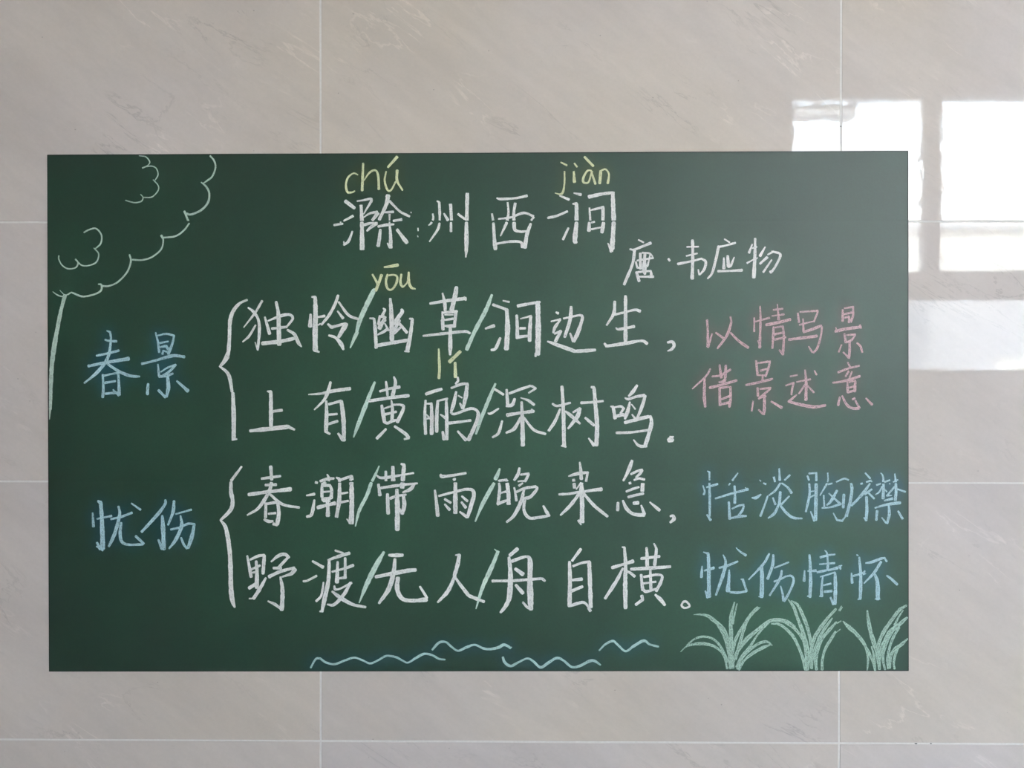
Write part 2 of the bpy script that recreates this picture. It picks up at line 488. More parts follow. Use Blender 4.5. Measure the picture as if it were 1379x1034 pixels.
# ------------------------------------------------------------------ the green chalkboard sheet
DATA = [
("chalk_tree", "green", [
(1,1896,5976,21,1940,5924,21,1959,5845,21,1922,5740,21,1860,5688,21,1808,5653,11),
(1,1793,5670,14,1851,5618,25,1886,5539,25,1869,5434,25,1790,5347,25,1675,5298,25,1622,5308,25),
(1,1596,5333,28,1617,5285,25,1635,5228,18),
(0,1622,5277,11,1658,5203,11),
(1,1652,5194,18,1587,5110,21,1490,5046,21,1341,5028,21),
(1,1328,5053,28,1349,4997,19,1323,4892,19,1217,4804,19,1103,4769,19,988,4773,19),
(1,955,4830,21,971,4752,21,926,4629,21,820,4515,21,715,4468,21,635,4468,21),
(1,591,4489,14,626,4480,21,623,4418,21,556,4375,21,415,4345,21,309,4380,21,279,4392,16),
(1,300,4380,16,274,4392,16,230,4366,16,177,4345,16,115,4362,16,58,4401,9),
(0,141,4418,7,194,4362,7),
(0,201,4359,43,155,4185,46,114,3984,46,73,3757,57,46,3542,51,35,3328,43,31,3141,35,29,3033,30),
(0,29,3129,33,22,3012,24,17,2918,9),
]),
("chalk_foliage_curl", "green", [
(1,425,5090,18,487,5123,18,566,5134,18,628,5058,18,619,4962,18,557,4901,14),
(1,539,4909,11,595,4839,16,565,4743,16,468,4703,16,398,4708,16,354,4743,14),
(1,324,4778,18,354,4738,16,327,4682,16,239,4668,16,169,4708,16,130,4778,16,130,4819,16),
]),
("chalk_foliage_curl", "green", [
(1,1069,5979,9,1148,5965,14,1192,5907,14,1166,5864,14,1108,5837,16),
(1,1140,5851,12,1219,5858,14,1271,5828,14,1289,5758,14,1254,5694,11),
(1,1231,5701,11,1289,5636,14,1289,5575,14,1218,5501,14,1121,5496,14),
(1,1086,5531,12,1113,5496,14,1095,5452,14,1016,5435,14,910,5461,14),
]),
("chalk_letters", "yellow", [
(1,3613,5755,15,3563,5772,18,3500,5724,23,3475,5637,23,3494,5556,28,3544,5552,23,3578,5568,15),
(0,3675,5886,25,3663,5574,33),
(1,3682,5687,15,3750,5780,23,3819,5805,23,3850,5736,25,3857,5587,35),
(1,3942,5792,18,3925,5686,25,3957,5580,23,4001,5580,20,4051,5674,20),
(0,4069,5805,35,4069,5686,30,4132,5576,20),
(0,4069,5961,38,3963,5842,28),
]),
("chalk_character", "white", [
(0,3469,5450,40,3575,5369,40),
(0,3563,5281,30,3475,5235,23,3406,5203,15),
(0,3337,5173,25,3437,5188,23),
(0,3550,5100,23,3506,4988,33,3450,4944,23),
(0,3450,4982,15,3456,4938,15),
(1,3606,5450,18,3688,5462,25,3763,5477,30,3769,5450,30,3732,5387,25,3681,5300,15),
(0,3650,5406,35,3660,5213,45,3663,4888,55),
(1,3681,5262,15,3750,5306,23,3838,5325,35),
(0,3850,5318,45,3775,5219,33),
(0,3688,5175,33,3763,5194,28,3838,5200,20),
(0,3838,5187,25,3775,5156,40,3719,5106,23),
(0,3963,5512,58,3944,5412,43,3863,5237,38),
(0,3982,5449,28,4101,5331,28,4213,5272,28),
(0,3900,5318,18,4026,5325,33),
(0,3850,5156,33,3951,5175,33,4032,5181,20),
(0,4001,5218,23,4126,5237,35),
(0,3982,5300,25,3982,5200,20,3994,5037,43,3994,4906,43),
(0,3957,4963,15,3988,4913,38),
(0,3875,5119,28,3863,5013,43,3850,4931,45),
(0,4069,5119,33,4182,4969,50),
]),
("chalk_dot", "white", [
(0,4311,5137,15,4313,5106,15),
(0,4307,5050,13,4311,5035,13),
(0,4229,5324,13,4232,5312,13),
]),
("chalk_character", "white", [
(0,4482,5305,20,4488,5249,27,4463,5193,25,4432,5168,13),
(0,4532,5449,20,4557,5436,27,4563,5312,30,4563,5199,25),
(1,4561,5193,22,4538,5118,32,4445,4981,15),
(0,4613,5305,20,4657,5230,37),
(0,4688,5417,37,4701,5212,35),
(0,4694,5199,32,4694,5099,30),
(0,4776,5299,32,4851,5243,30),
(0,4882,5542,40,4876,5212,45),
(0,4873,5199,42,4873,4937,47,4866,4800,17),
]),
("chalk_letters", "yellow", [
(0,5965,5896,17,6034,5861,25),
(1,6007,5790,20,6007,5659,20,5991,5559,27,5960,5528,22,5897,5541,10),
(0,6121,5883,20,6152,5843,20),
(0,6115,5790,22,6121,5669,37),
(0,6239,5957,32,6339,5852,32),
(1,6321,5802,12,6271,5796,22,6227,5721,27,6227,5665,27,6283,5665,20,6314,5758,20,6327,5789,22),
(0,6314,5796,20,6364,5646,32),
(0,6426,5795,35,6414,5652,37),
(1,6433,5802,20,6482,5814,22,6520,5758,22,6508,5652,30),
]),
("chalk_character", "white", [
(0,5224,5483,20,5274,5473,32,5448,5483,27,5573,5510,35),
(0,5349,5436,22,5359,5311,27,5342,5211,35),
(0,5339,5199,37,5268,5047,20),
(0,5438,5429,32,5421,5311,32,5424,5211,42),
(1,5424,5196,45,5434,5118,37,5499,5096,30,5573,5101,25),
(0,5243,5242,22,5386,5261,25,5536,5311,30,5648,5273,27),
(0,5654,5267,27,5617,5217,25),
(0,5617,5186,30,5573,5061,42,5549,4912,50),
(0,5168,5305,22,5184,5211,32),
(0,5186,5193,32,5197,4999,42,5209,4893,47),
(1,5224,4956,25,5374,4980,30,5499,4974,30,5524,4918,45),
]),
("chalk_character", "white", [
(0,5953,5510,20,6059,5466,32),
(0,5816,5254,32,5922,5279,30,6041,5329,25),
(0,6053,5136,27,5991,5005,32),
(0,6103,5416,20,6147,5416,42,6147,5211,47),
(0,6147,5198,47,6128,4999,55,6147,4968,30),
(0,6115,5541,15,6196,5522,35),
(0,6290,5497,42,6433,5528,37,6570,5546,32),
(0,6564,5553,45,6577,5210,55),
(0,6577,5198,52,6558,4899,55),
(0,6509,4961,12,6552,4868,45),
(0,6296,5372,20,6306,5210,27),
(0,6294,5198,37,6290,5105,40),
(1,6302,5341,17,6383,5360,27,6458,5378,30),
(0,6452,5378,37,6452,5210,40),
(0,6458,5195,47,6440,5086,42),
(0,6315,5198,17,6402,5220,27),
(0,6321,5123,25,6421,5142,22),
]),
("chalk_character", "white", [
(0,6862,5000,18,6922,4970,21),
(0,6765,4891,21,6825,4891,27,7004,4963,39),
(0,6818,4888,39,6795,4724,33,6699,4485,39),
(0,6907,4851,21,6989,4843,21,7027,4806,18),
(0,6848,4761,24,7034,4791,24),
(0,6885,4843,30,6885,4664,33),
(0,6833,4746,24,6848,4679,24,6907,4671,21),
(0,6937,4843,30,6930,4664,54,6937,4604,30),
(0,6997,4828,18,6967,4694,24),
(0,6945,4686,30,6975,4716,24),
(0,6840,4627,30,6870,4522,36),
(0,6855,4627,27,7005,4641,27,7012,4597,33),
(0,6863,4574,18,7035,4574,33),
]),
("chalk_dot", "white", [
(0,7209,4780,27,7224,4759,27),
]),
("chalk_character", "white", [
(0,7422,4918,18,7556,4921,21),
(0,7415,4813,21,7542,4843,18),
(0,7318,4721,33,7475,4753,24,7594,4783,24),
(1,7594,4780,24,7639,4746,30,7624,4664,30,7572,4596,18),
(0,7553,4656,18,7565,4596,24),
(0,7486,4995,36,7490,4813,36,7483,4552,42),
]),
("chalk_character", "white", [
(0,7855,5007,18,7914,4970,21),
(0,7788,4918,30,7862,4932,21,7981,4965,27),
(0,7788,4925,30,7758,4783,36,7714,4619,27,7662,4552,18),
(0,7848,4791,21,7848,4671,39),
(0,7892,4813,33,7900,4693,45,7930,4701,30,7967,4798,15),
(0,7781,4637,30,7922,4641,24,8057,4649,36),
]),
("chalk_character", "white", [
(0,8175,4947,18,8138,4850,30),
(0,8175,4902,21,8227,4917,21),
(0,8116,4731,21,8183,4768,18,8235,4790,15),
(0,8208,5014,27,8205,4813,36,8194,4566,48),
(0,8324,4917,18,8265,4813,33),
(0,8354,4828,18,8421,4865,27),
(1,8399,4865,21,8496,4835,30,8474,4753,30,8414,4649,27,8385,4626,39),
(0,8347,4798,33,8265,4723,27),
(0,8399,4768,18,8303,4626,27),
]),
("chalk_character", "white", [
(0,2500,4294,28,2418,4157,28,2286,3988,15),
(1,2337,4216,20,2399,4169,33,2456,4075,35,2468,3950,38,2456,3800,30,2449,3725,23),
(0,2418,3813,15,2449,3725,23),
(0,2424,4013,20,2349,3888,30,2274,3819,18),
(0,2531,4107,25,2562,4000,33,2587,3913,40),
(1,2569,4063,20,2713,4119,35,2813,4136,33,2857,4094,30,2807,4019,28,2782,3994,15),
(0,2613,3973,30,2788,3994,30),
(0,2663,4282,33,2688,4151,43,2694,3975,53,2698,3788,50),
(0,2502,3800,45,2713,3825,45,2889,3863,35),
(0,2795,3957,28,2876,3907,38,2920,3813,40,2957,3763,18),
]),
("chalk_character", "white", [
(0,3077,4341,18,3117,4338,38,3121,4176,55,3117,3925,63,3117,3725,58),
(0,3108,3725,43,3164,3700,18),
(0,3064,4138,30,3058,4000,48),
(0,3152,4107,25,3227,4119,33),
(0,3152,4013,15,3177,4032,18),
(0,3384,4357,30,3346,4251,38,3277,4126,35,3190,4019,28),
(0,3390,4282,25,3503,4132,35,3622,4082,28),
(0,3378,4176,20,3440,4094,35),
(0,3265,4026,28,3309,3988,38,3465,4032,28),
(0,3478,4026,58,3390,3876,43),
(0,3277,3894,28,3352,3869,33,3415,3800,48,3446,3732,30),
]),
("chalk_slash", "green", [
(0,3801,4433,25,3795,4408,50,3714,4245,55,3632,4058,50,3595,3908,35),
(0,3606,3932,45,3572,3863,43,3525,3751,15),
]),
("chalk_character", "white", [
(0,3751,4093,18,3801,4089,28,3814,3970,40,3826,3752,40),
(0,3833,3777,43,4008,3808,40,4196,3839,40),
(0,3989,4320,30,4002,4145,50,4008,3839,53),
(0,3908,4208,20,3930,4189,30,3889,4108,33),
(0,3870,4120,28,3851,4027,30),
(0,3933,4108,33,3864,3977,50),
(0,3851,4020,30,3933,4070,30,3914,4120,25),
(0,3845,3902,20,3926,3945,33,3958,3977,25),
(0,3926,4033,15,3970,3952,28),
(0,4120,4195,30,4127,4164,43,4058,4070,43,4033,4020,25),
(0,4095,4070,38,4070,4020,38,4020,3920,38),
(0,4095,4033,30,4183,3927,38),
(0,4033,3920,38,4120,3996,25),
(0,4214,4089,23,4246,4083,33,4227,3921,45,4189,3721,48),
(0,4158,3711,20,4208,3708,23),
]),
("chalk_letters", "yellow", [
(0,3783,4601,20,3845,4489,30),
(0,3889,4595,35,3851,4489,38,3820,4414,43),
(1,3958,4601,25,3939,4520,28,3958,4439,28,4008,4427,25,4058,4495,28,4070,4570,28,4033,4595,23,3958,4589,18),
(0,3920,4685,20,3983,4693,33,4077,4710,38),
(1,4118,4601,25,4108,4508,28,4133,4458,25,4177,4495,18,4196,4545,15),
(1,4204,4626,25,4204,4520,35,4233,4451,30,4281,4433,15),
]),
("chalk_character", "white", [
(0,4452,4264,30,4658,4298,38,4865,4323,40),
(0,4846,4339,20,4868,4302,20),
(0,4596,4383,23,4621,4270,40,4627,4183,33),
(0,4758,4451,42,4740,4345,52,4702,4189,50),
(0,4590,4170,13,4602,4071,40),
(0,4596,4071,45,4602,3964,43),
(0,4602,4158,25,4683,4164,33,4765,4173,35),
(0,4752,4164,33,4733,3996,38),
(0,4615,4071,20,4721,4089,30),
(0,4621,4133,15,4721,4133,15),
(0,4646,4002,33,4733,4006,45),
(0,4621,4008,25,4683,3989,25),
(0,4371,3889,25,4596,3914,33,4846,3940,32,4915,3921,30),
(0,4686,3977,38,4686,3771,50,4684,3671,30),
]),
("chalk_slash", "green", [
(0,5168,4364,30,5096,4183,50,4971,3946,45,4877,3733,43),
]),
("chalk_letters", "yellow", [
(0,4552,3738,18,4557,3613,33,4561,3503,35,4554,3398,30),
(0,4677,3588,42,4802,3708,40),
(0,4742,3578,29,4744,3498,37,4747,3413,42),
]),
("chalk_character", "white", [
(0,5181,4251,32,5337,4195,35),
(0,5340,4195,42,5350,3989,57,5337,3739,55),
(0,5094,3974,27,5194,4007,37),
(0,5265,3864,32,5212,3745,40,5162,3726,30),
(0,5297,4297,20,5368,4282,25),
(0,5468,4236,42,5599,4261,35,5724,4282,32),
(0,5699,4282,50,5705,3989,62,5700,3677,62),
(0,5675,3689,25,5675,3652,25),
(0,5456,4126,32,5462,3989,42,5462,3864,42),
(0,5499,4088,15,5624,4120,27),
(0,5618,4113,35,5606,3926,47,5606,3833,45),
(0,5493,3976,32,5556,3979,27),
(0,5468,3876,40,5599,3891,32),
]),
("chalk_character", "white", [
(0,5911,4163,22,5936,4151,32),
(0,5855,4057,17,5961,4082,27),
(0,5961,4076,25,5899,3989,37,5880,3926,27),
(0,5893,3914,20,5968,3945,37,5905,3827,40),
(0,5999,4091,27,6161,4126,25,6192,4129,32),
(0,6086,4226,32,6073,4076,45,6011,3876,35),
(1,6173,4129,25,6217,4107,32,6173,3951,45,6117,3827,45),
(0,6074,3920,22,6111,3827,37),
(0,5814,3826,25,5949,3777,45,6130,3712,42),
(0,6136,3712,37,6236,3717,42,6367,3727,30),
]),
("chalk_character", "white", [
(0,6590,4288,32,6578,4151,40,6497,4014,25),
(0,6590,4136,32,6708,4164,27,6820,4191,30,6883,4176,37),
(0,6714,4350,37,6715,4051,45,6715,3802,47),
(0,6603,3983,17,6640,3967,30,6815,3999,35),
(0,6472,3802,27,6497,3771,35,6709,3802,40,6896,3833,30,6964,3802,37),
]),
("chalk_comma", "white", [
(1,7201,3815,27,7257,3821,37,7276,3777,37,7245,3734,32,7201,3715,15),
]),
("chalk_bracket", "white", [
(1,2325,4306,26,2233,4261,33,2160,4169,41,2126,4059,44,2119,3875,41,2107,3691,44),
(1,2104,3691,48,2076,3618,55,2011,3535,29),
(1,2002,3535,18,2085,3471,37,2122,3397,44,2149,3241,37),
(0,2159,3223,41,2168,2956,52,2167,2689,48),
(0,2149,2680,22,2204,2690,22),
]),
("chalk_character", "white", [
(0,2559,3245,18,2600,3239,40,2602,3038,48,2602,2838,48),
(0,2618,3011,30,2687,3020,38,2731,3026,35),
(0,2358,2785,33,2524,2803,50,2788,2832,48,2806,2844,20),
(0,2788,2838,38,2875,2801,25),
]),
("chalk_character", "white", [
(0,3039,3208,15,3189,3220,30,3340,3252,40,3522,3277,40),
(0,3296,3352,30,3265,3239,43,3214,3139,33,3108,3033,18),
(0,3246,3133,25,3249,2976,48,3242,2789,48),
(0,3233,2782,35,3287,2751,25),
(0,3277,3095,30,3415,3133,33),
(0,3421,3133,43,3446,2914,50,3452,2676,43),
(0,3383,2757,23,3440,2682,45),
(0,3264,2974,30,3371,2983,28),
(0,3264,2864,30,3377,2899,30),
]),
("chalk_slash", "green", [
(0,3810,3352,28,3735,3165,45,3628,2889,45,3563,2714,18),
]),
("chalk_character", "white", [
(0,3869,3246,28,3984,3277,33,4097,3296,40),
(0,3940,3359,23,3953,3252,33,3957,3196,30),
(0,4032,3415,20,4049,3340,40,4015,3190,43),
(0,3746,3133,38,3984,3171,38,4203,3196,43),
(0,3890,3083,33,3909,2977,45,3922,2890,38),
(0,3915,3046,20,4009,3077,23),
(0,4003,3140,20,4015,3040,38,4009,2902,38),
(1,4022,3090,25,4109,3090,30,4144,3052,35,4072,2890,45),
(0,3922,2977,30,4059,3009,28),
(0,3922,2890,35,3959,2877,33,4015,2902,33,4084,2915,25),
(0,3940,2808,30,3834,2699,38),
(0,4041,2840,28,4159,2759,43,4203,2709,43),
(0,4153,2692,23,4210,2702,23),
]),
("chalk_character", "white", [
(0,4404,3215,40,4497,3247,40,4585,3272,40),
(0,4400,3140,25,4391,2978,38,4400,2753,38),
(0,4466,3109,33,4472,2953,43,4470,2753,48),
(0,4410,3103,20,4466,3103,25),
(0,4410,2978,15,4454,2928,28),
(0,4410,2928,20,4460,2940,25),
(0,4541,3134,33,4529,2953,43,4529,2778,40),
(0,4535,3134,23,4654,3163,25),
(0,4639,3153,33,4645,2953,43,4648,2690,38),
(0,4573,2978,20,4635,2934,35),
(0,4598,2778,30,4616,2690,40),
(0,4773,3409,23,4775,3366,28,4748,3334,23),
(0,4698,3284,28,4810,3328,33,4891,3335,28),
(0,4883,3328,38,4866,3191,50,4835,3047,33),
(0,4798,3109,20,4829,3053,35),
(0,4754,3241,30,4729,3116,48,4698,3016,38),
(0,4779,3197,18,4823,3172,20),
(0,4691,3003,25,4735,2984,30,4860,3028,33),
(1,4848,3028,33,4948,3047,33,5010,2997,40,4985,2878,45,4898,2684,45),
(0,4673,2878,35,4798,2893,30,4923,2910,30),
(0,4773,2784,23,4867,2684,40),
]),
("chalk_slash", "green", [
(0,5209,3335,27,5128,3141,42,5053,2953,40,4984,2753,25),
]),
("chalk_character", "white", [
(0,5203,3272,30,5303,3210,32),
(0,5122,2997,15,5153,2989,30,5247,3047,22),
(0,5288,2904,25,5247,2766,35,5178,2714,23),
(0,5340,3266,30,5353,3079,42),
(0,5372,3223,30,5503,3273,32,5615,3310,32),
(0,5628,3310,32,5678,3282,27,5596,3229,20),
(0,5434,3160,35,5403,3091,45,5334,3073,20),
(0,5503,3173,15,5590,3142,30,5659,3092,35),
(0,5347,2973,42,5503,2998,37,5653,3017,42),
(0,5628,3039,20,5659,3017,20),
(0,5513,3123,30,5522,2917,47,5528,2623,50),
(0,5503,2942,32,5428,2816,42,5335,2766,25),
(0,5541,2942,27,5653,2804,32,5790,2754,27),
]),
("chalk_character", "white", [
(0,5871,3104,25,5927,3079,32,6077,3115,27),
(0,5980,3304,37,5996,3042,42,6005,2617,47),
(0,5975,2617,17,6028,2605,25),
(0,5959,3042,25,5903,2905,42,5828,2792,30),
(0,6021,3017,20,6077,2973,37,6190,2874,27),
(0,6109,3005,22,6190,3049,37,6158,2955,50,6053,2817,27),
(0,6202,3115,32,6352,3124,30,6458,3136,25),
(0,6320,3298,27,6351,3292,37,6367,3105,47,6387,2855,52,6380,2624,52),
(0,6290,2705,17,6352,2624,42),
(0,6250,2942,30,6352,2855,37),
]),
("chalk_character", "white", [
(0,6545,3074,20,6573,3068,35,6596,2937,42),
(0,6573,3061,20,6660,3074,30,6698,3049,30),
(0,6698,3055,32,6660,2993,32,6698,2968,30),
(0,6610,2962,37,6698,2980,35),
(0,6849,3318,27,6809,3255,45,6753,3193,25),
(0,6710,3174,17,6747,3158,30,6835,3186,32,6934,3203,35),
(0,6944,3199,35,6909,3081,42,6854,2943,30),
(0,6766,3124,25,6741,3018,45,6710,2931,27),
(0,6785,3099,17,6829,3043,22),
(0,6791,2981,20,6822,2943,25),
(0,6710,2887,40,6872,2931,42,6984,2956,35),
(0,7003,2962,35,7016,2881,45,6979,2731,47,6941,2612,45),
(0,6611,2768,32,6785,2775,30,6978,2800,27),
(0,6810,2687,17,6873,2619,35,6960,2613,30),
]),
("chalk_period", "white", [
(0,7215,2682,62,7253,2697,70),
(0,7228,2726,17,7271,2724,17),
]),
("chalk_bracket", "white", [
(0,2259,2369,26,2139,2207,37),
(1,2135,2188,37,2135,2078,44,2154,1967,48,2130,1866,44,2019,1750,30),
(1,2010,1750,18,2074,1654,44,2116,1415,52,2129,1194,52,2134,954,59,2152,807,52,2178,733,26),
]),
("chalk_character", "white", [
(0,2492,2230,30,2586,2243,33,2712,2260,28),
(0,2599,2370,43,2609,2220,40),
(0,2609,2201,35,2580,2082,43,2460,1894,40,2322,1803,20),
(0,2536,2155,33,2662,2160,33),
(0,2341,2044,43,2561,2076,40,2831,2108,48),
(0,2586,2051,28,2737,1932,35,2931,1895,28),
(0,2542,1944,33,2538,1781,40),
(0,2561,1938,30,2624,1950,33,2693,1957,30),
(0,2680,1957,38,2693,1831,48,2674,1700,50),
(0,2573,1822,28,2655,1831,30),
(0,2523,1756,28,2573,1733,38,2624,1737,25),
(0,2630,1706,38,2674,1687,25),
]),
("chalk_character", "white", [
(0,3063,2198,28,3145,2183,30),
(0,3016,2035,20,3107,2052,33),
(0,3107,1983,25,3076,1820,45,3019,1788,30),
(0,3176,2202,30,3252,2227,35,3333,2234,30),
(0,3254,2284,18,3277,2234,38,3264,2190,35),
(0,3258,2202,35,3195,2158,43),
(0,3195,2158,28,3195,2021,43),
(0,3214,2152,33,3289,2152,33,3308,2096,35,3302,2008,43),
(0,3214,2077,23,3289,2083,23),
(0,3201,1989,45,3302,2008,35),
(0,3214,1977,38,3289,1971,25),
(0,3145,1895,45,3264,1927,38,3346,1946,45),
(0,3258,1983,43,3264,1883,45,3264,1801,55),
(0,3364,2244,23,3400,2228,33,3400,2203,35),
(0,3402,2190,35,3396,1983,48,3364,1783,40),
(0,3415,2219,30,3540,2262,33,3553,2222,28),
(0,3540,2253,33,3528,2215,33),
(0,3427,2059,30,3496,2071,20),
(0,3415,1958,33,3502,1974,30),
(0,3538,2194,48,3543,1984,58,3537,1708,58),
(0,3484,1764,15,3527,1714,35),
]),
("chalk_slash", "green", [
(0,3860,2379,15,3822,2291,30,3781,2207,35),
(0,3772,2195,38,3716,2034,43,3628,1859,38,3584,1677,15),
]),
("chalk_character", "white", [
(0,3831,2272,18,3884,2241,33,4034,2260,33,4260,2298,23),
(0,3937,2323,30,3940,2191,40),
(0,4019,2379,38,4024,2191,50),
(0,4116,2404,23,4150,2392,40,4135,2217,55),
(0,4135,2198,50,4128,2123,58),
(0,3853,2166,30,3869,2041,43),
(0,3884,2125,35,4109,2158,33,4304,2179,23),
(0,4272,2173,33,4222,2110,43,4135,2073,20),
(0,3957,2053,38,3965,1828,45),
(0,3990,2003,35,4059,2029,30,4172,2048,25),
(0,4066,2104,40,4072,1922,58,4072,1640,55),
(0,4141,2048,38,4153,1922,48,4128,1828,43),
(0,4097,1885,20,4122,1828,30),
]),
("chalk_character", "white", [
(0,4573,2280,28,4610,2259,38,4867,2297,28),
(0,4733,2230,43,4736,2219,38),
(0,4746,2201,38,4746,1986,53,4746,1830,50),
(0,4508,2098,25,4523,1986,38,4542,1804,50),
(0,4554,2033,28,4711,2074,30,4861,2112,33),
(1,4848,2112,30,4936,2105,40,4961,2049,45,4930,1924,50,4886,1786,35),
(0,4798,1849,23,4880,1789,38),
(0,4623,1996,28,4692,1955,33),
(0,4623,1936,23,4679,1873,40),
(0,4821,2030,25,4886,1974,33),
(0,4817,1961,25,4867,1899,35),
]),
("chalk_slash", "green", [
(0,5260,2350,23,5235,2281,45,5210,2231,48),
(0,5204,2197,35,5141,2087,48,5054,1924,43,4976,1736,15),
]),
("chalk_character", "white", [
(0,5247,2219,18,5260,2112,38,5239,1937,35),
(0,5254,2210,28,5341,2223,33),
(0,5341,2219,35,5360,2075,48,5364,1937,48),
(0,5273,2069,20,5341,2087,30),
(0,5235,1940,33,5304,1969,33,5354,1987,23),
(0,5489,2357,32,5472,2288,40,5429,2219,27),
(0,5504,2282,27,5597,2294,32),
(0,5597,2288,30,5560,2213,35),
(0,5422,2188,20,5497,2207,20,5566,2207,27),
(0,5479,2150,27,5541,2194,22),
(0,5429,2131,22,5444,2050,30,5454,1981,32),
(0,5454,2081,30,5554,2125,32,5679,2144,32),
(1,5666,2144,27,5694,2119,32,5616,2025,37,5554,2007,32),
(0,5547,2125,27,5504,1963,45,5429,1812,38,5342,1731,25),
(0,5541,2007,30,5604,2025,25),
(1,5548,1994,37,5544,1863,37,5604,1781,35,5704,1785,35,5816,1803,32),
(0,5766,1919,25,5804,1851,40,5835,1803,32),
]),
("chalk_character", "white", [
(0,6188,2427,20,6200,2327,37,6206,2233,40),
(0,6209,2208,32,6210,2077,57,6216,1927,52,6214,1727,57),
(0,6172,1752,30,6204,1702,17),
(0,6059,2266,20,6166,2295,37,6284,2308,30),
(0,6280,2314,30,6259,2195,27),
(0,6241,2189,17,6278,2196,17),
(0,6116,2233,32,6128,2126,42),
(0,6147,2114,15,6203,2189,22),
(0,5947,2054,27,6066,2061,30,6178,2083,27),
(0,6216,2083,30,6328,2102,37,6440,2115,45),
(0,6178,2058,37,6079,1926,42,5966,1814,22),
(0,6234,2064,32,6353,1927,40,6509,1800,35),
]),
("chalk_character", "white", [
(0,6792,2446,35,6755,2340,45,6693,2215,25),
(0,6780,2290,27,6861,2328,32,6911,2340,30),
(0,6911,2334,30,6880,2290,32,6836,2253,22),
(0,6817,2222,27,6873,2240,30,6936,2228,32),
(0,6917,2197,42,6911,2091,45),
(0,6755,2184,32,6824,2197,22),
(0,6727,2088,25,6811,2122,30,6874,2140,25),
(0,6749,2025,35,6836,2047,35,6924,2066,30),
(0,6631,1959,30,6627,1871,42),
(1,6687,1984,25,6731,1890,42,6812,1828,40,6936,1816,42),
(0,6899,1928,20,6936,1828,40),
(0,6812,1953,40,6864,1959,42),
(0,6999,1966,17,7073,1903,37,7111,1872,40),
]),
("chalk_comma", "white", [
(1,7236,1804,25,7267,1806,35,7279,1773,42,7236,1731,30),
]),
("chalk_character", "white", [
(0,2324,1331,25,2347,1212,35,2369,1087,35),
(0,2359,1287,25,2447,1328,33,2523,1341,30),
(0,2523,1336,35,2516,1238,43,2507,1125,38),
(0,2428,1269,30,2437,1137,43,2434,961,45),
(0,2359,1168,23,2472,1219,30),
(0,2384,1137,20,2435,1143,28),
(0,2346,955,38,2422,1005,38),
(0,2541,1075,25,2478,961,43,2397,835,43),
(0,2346,835,18,2397,835,18),
(1,2604,1265,20,2686,1332,38,2761,1351,38,2812,1314,28),
(0,2799,1314,33,2686,1194,33),
(0,2629,1190,28,2717,1190,38),
(0,2579,1090,45,2711,1150,38,2874,1195,33),
(0,2881,1176,48,2837,1126,43,2730,1088,20),
(0,2711,1088,23,2736,924,50,2726,705,50),
(0,2566,805,18,2648,767,35,2723,711,25),
]),
("chalk_character", "white", [
(0,3085,1271,25,3207,1202,40),
(0,2977,1038,25,3025,1045,30,3132,1101,25),
(0,3213,1026,18,3201,938,28,3182,863,28,3128,806,28),
(0,3349,1397,23,3440,1366,23),
(0,3264,1284,25,3389,1328,38,3515,1366,38),
(0,3279,1277,33,3270,1051,45,3232,863,50,3194,687,38),
(0,3169,687,18,3207,687,18),
(0,3314,1149,25,3465,1190,30,3559,1225,38),
(0,3377,1265,28,3370,1027,48),
(0,3465,1309,28,3465,1077,38),
(0,3383,1071,20,3465,1083,38),
(0,3339,983,23,3345,945,30,3402,951,25,3540,1021,30),
(0,3527,1021,33,3452,889,43,3339,769,40,3257,769,20),
(0,3314,920,30,3414,845,45,3552,770,38,3703,739,28),
]),
("chalk_slash", "green", [
(0,3916,1379,30,3828,1229,60,3715,1003,53,3628,789,15),
]),
("chalk_character", "white", [
(0,3974,1344,28,4034,1342,43,4135,1345,40),
(0,4044,1298,33,4028,1141,50,3972,953,55,3859,784,30),
(0,3821,1091,38,4009,1129,48,4210,1167,48,4285,1173,38),
(1,4078,1079,50,4072,941,53,4135,835,45,4260,816,43,4410,829,53),
(0,4335,979,28,4417,848,30),
]),
("chalk_character", "white", [
(0,4748,1346,18,4792,1350,35,4774,1244,48,4736,1106,43),
(0,4742,1106,38,4661,930,48,4542,798,25),
(0,4736,1100,25,4811,993,38,4893,887,43),
(0,4880,887,25,4936,862,43,5080,806,33),
]),
("chalk_slash", "green", [
(0,5198,1418,10,5229,1393,18),
(0,5242,1389,38,5167,1207,48,5061,969,45,4986,724,13),
]),
("chalk_character", "white", [
(0,5467,1421,48,5379,1346,40),
(0,5369,1320,35,5386,1120,55,5374,870,58,5330,757,50,5270,681,25),
(0,5404,1277,43,5504,1315,38,5567,1333,25),
(1,5554,1336,20,5611,1296,53,5611,1058,63,5617,870,68,5624,720,58),
(0,5530,801,25,5580,745,33,5630,720,30),
(0,5442,1189,35,5530,1127,48),
(0,5448,1001,35,5530,908,48),
(0,5177,1047,35,5405,1051,33,5580,1064,35,5742,1077,32),
(0,5755,1074,37,5786,1049,27),
]),
("chalk_character", "white", [
(0,6201,1420,37,6101,1285,32),
(0,6070,1272,35,6076,1060,47,6070,759,50),
(0,6111,1222,27,6214,1260,30,6301,1275,30),
(0,6298,1273,45,6307,1060,47,6317,747,50),
(0,6095,1060,32,6214,1072,37),
(0,6095,934,37,6220,985,40),
(1,6077,759,32,6189,797,37,6245,797,32,6295,747,32),
(0,6289,735,30,6314,704,35),
]),
("chalk_character", "white", [
(0,6678,1446,17,6706,1437,30,6719,1249,42,6716,999,52,6720,736,45),
(0,6563,1205,42,6688,1243,32,6806,1280,45),
(0,6688,1199,25,6613,1049,42,6483,848,37),
(0,6713,1168,30,6769,1149,32,6825,1105,35),
(0,6962,1437,27,6968,1337,37,6969,1231,42),
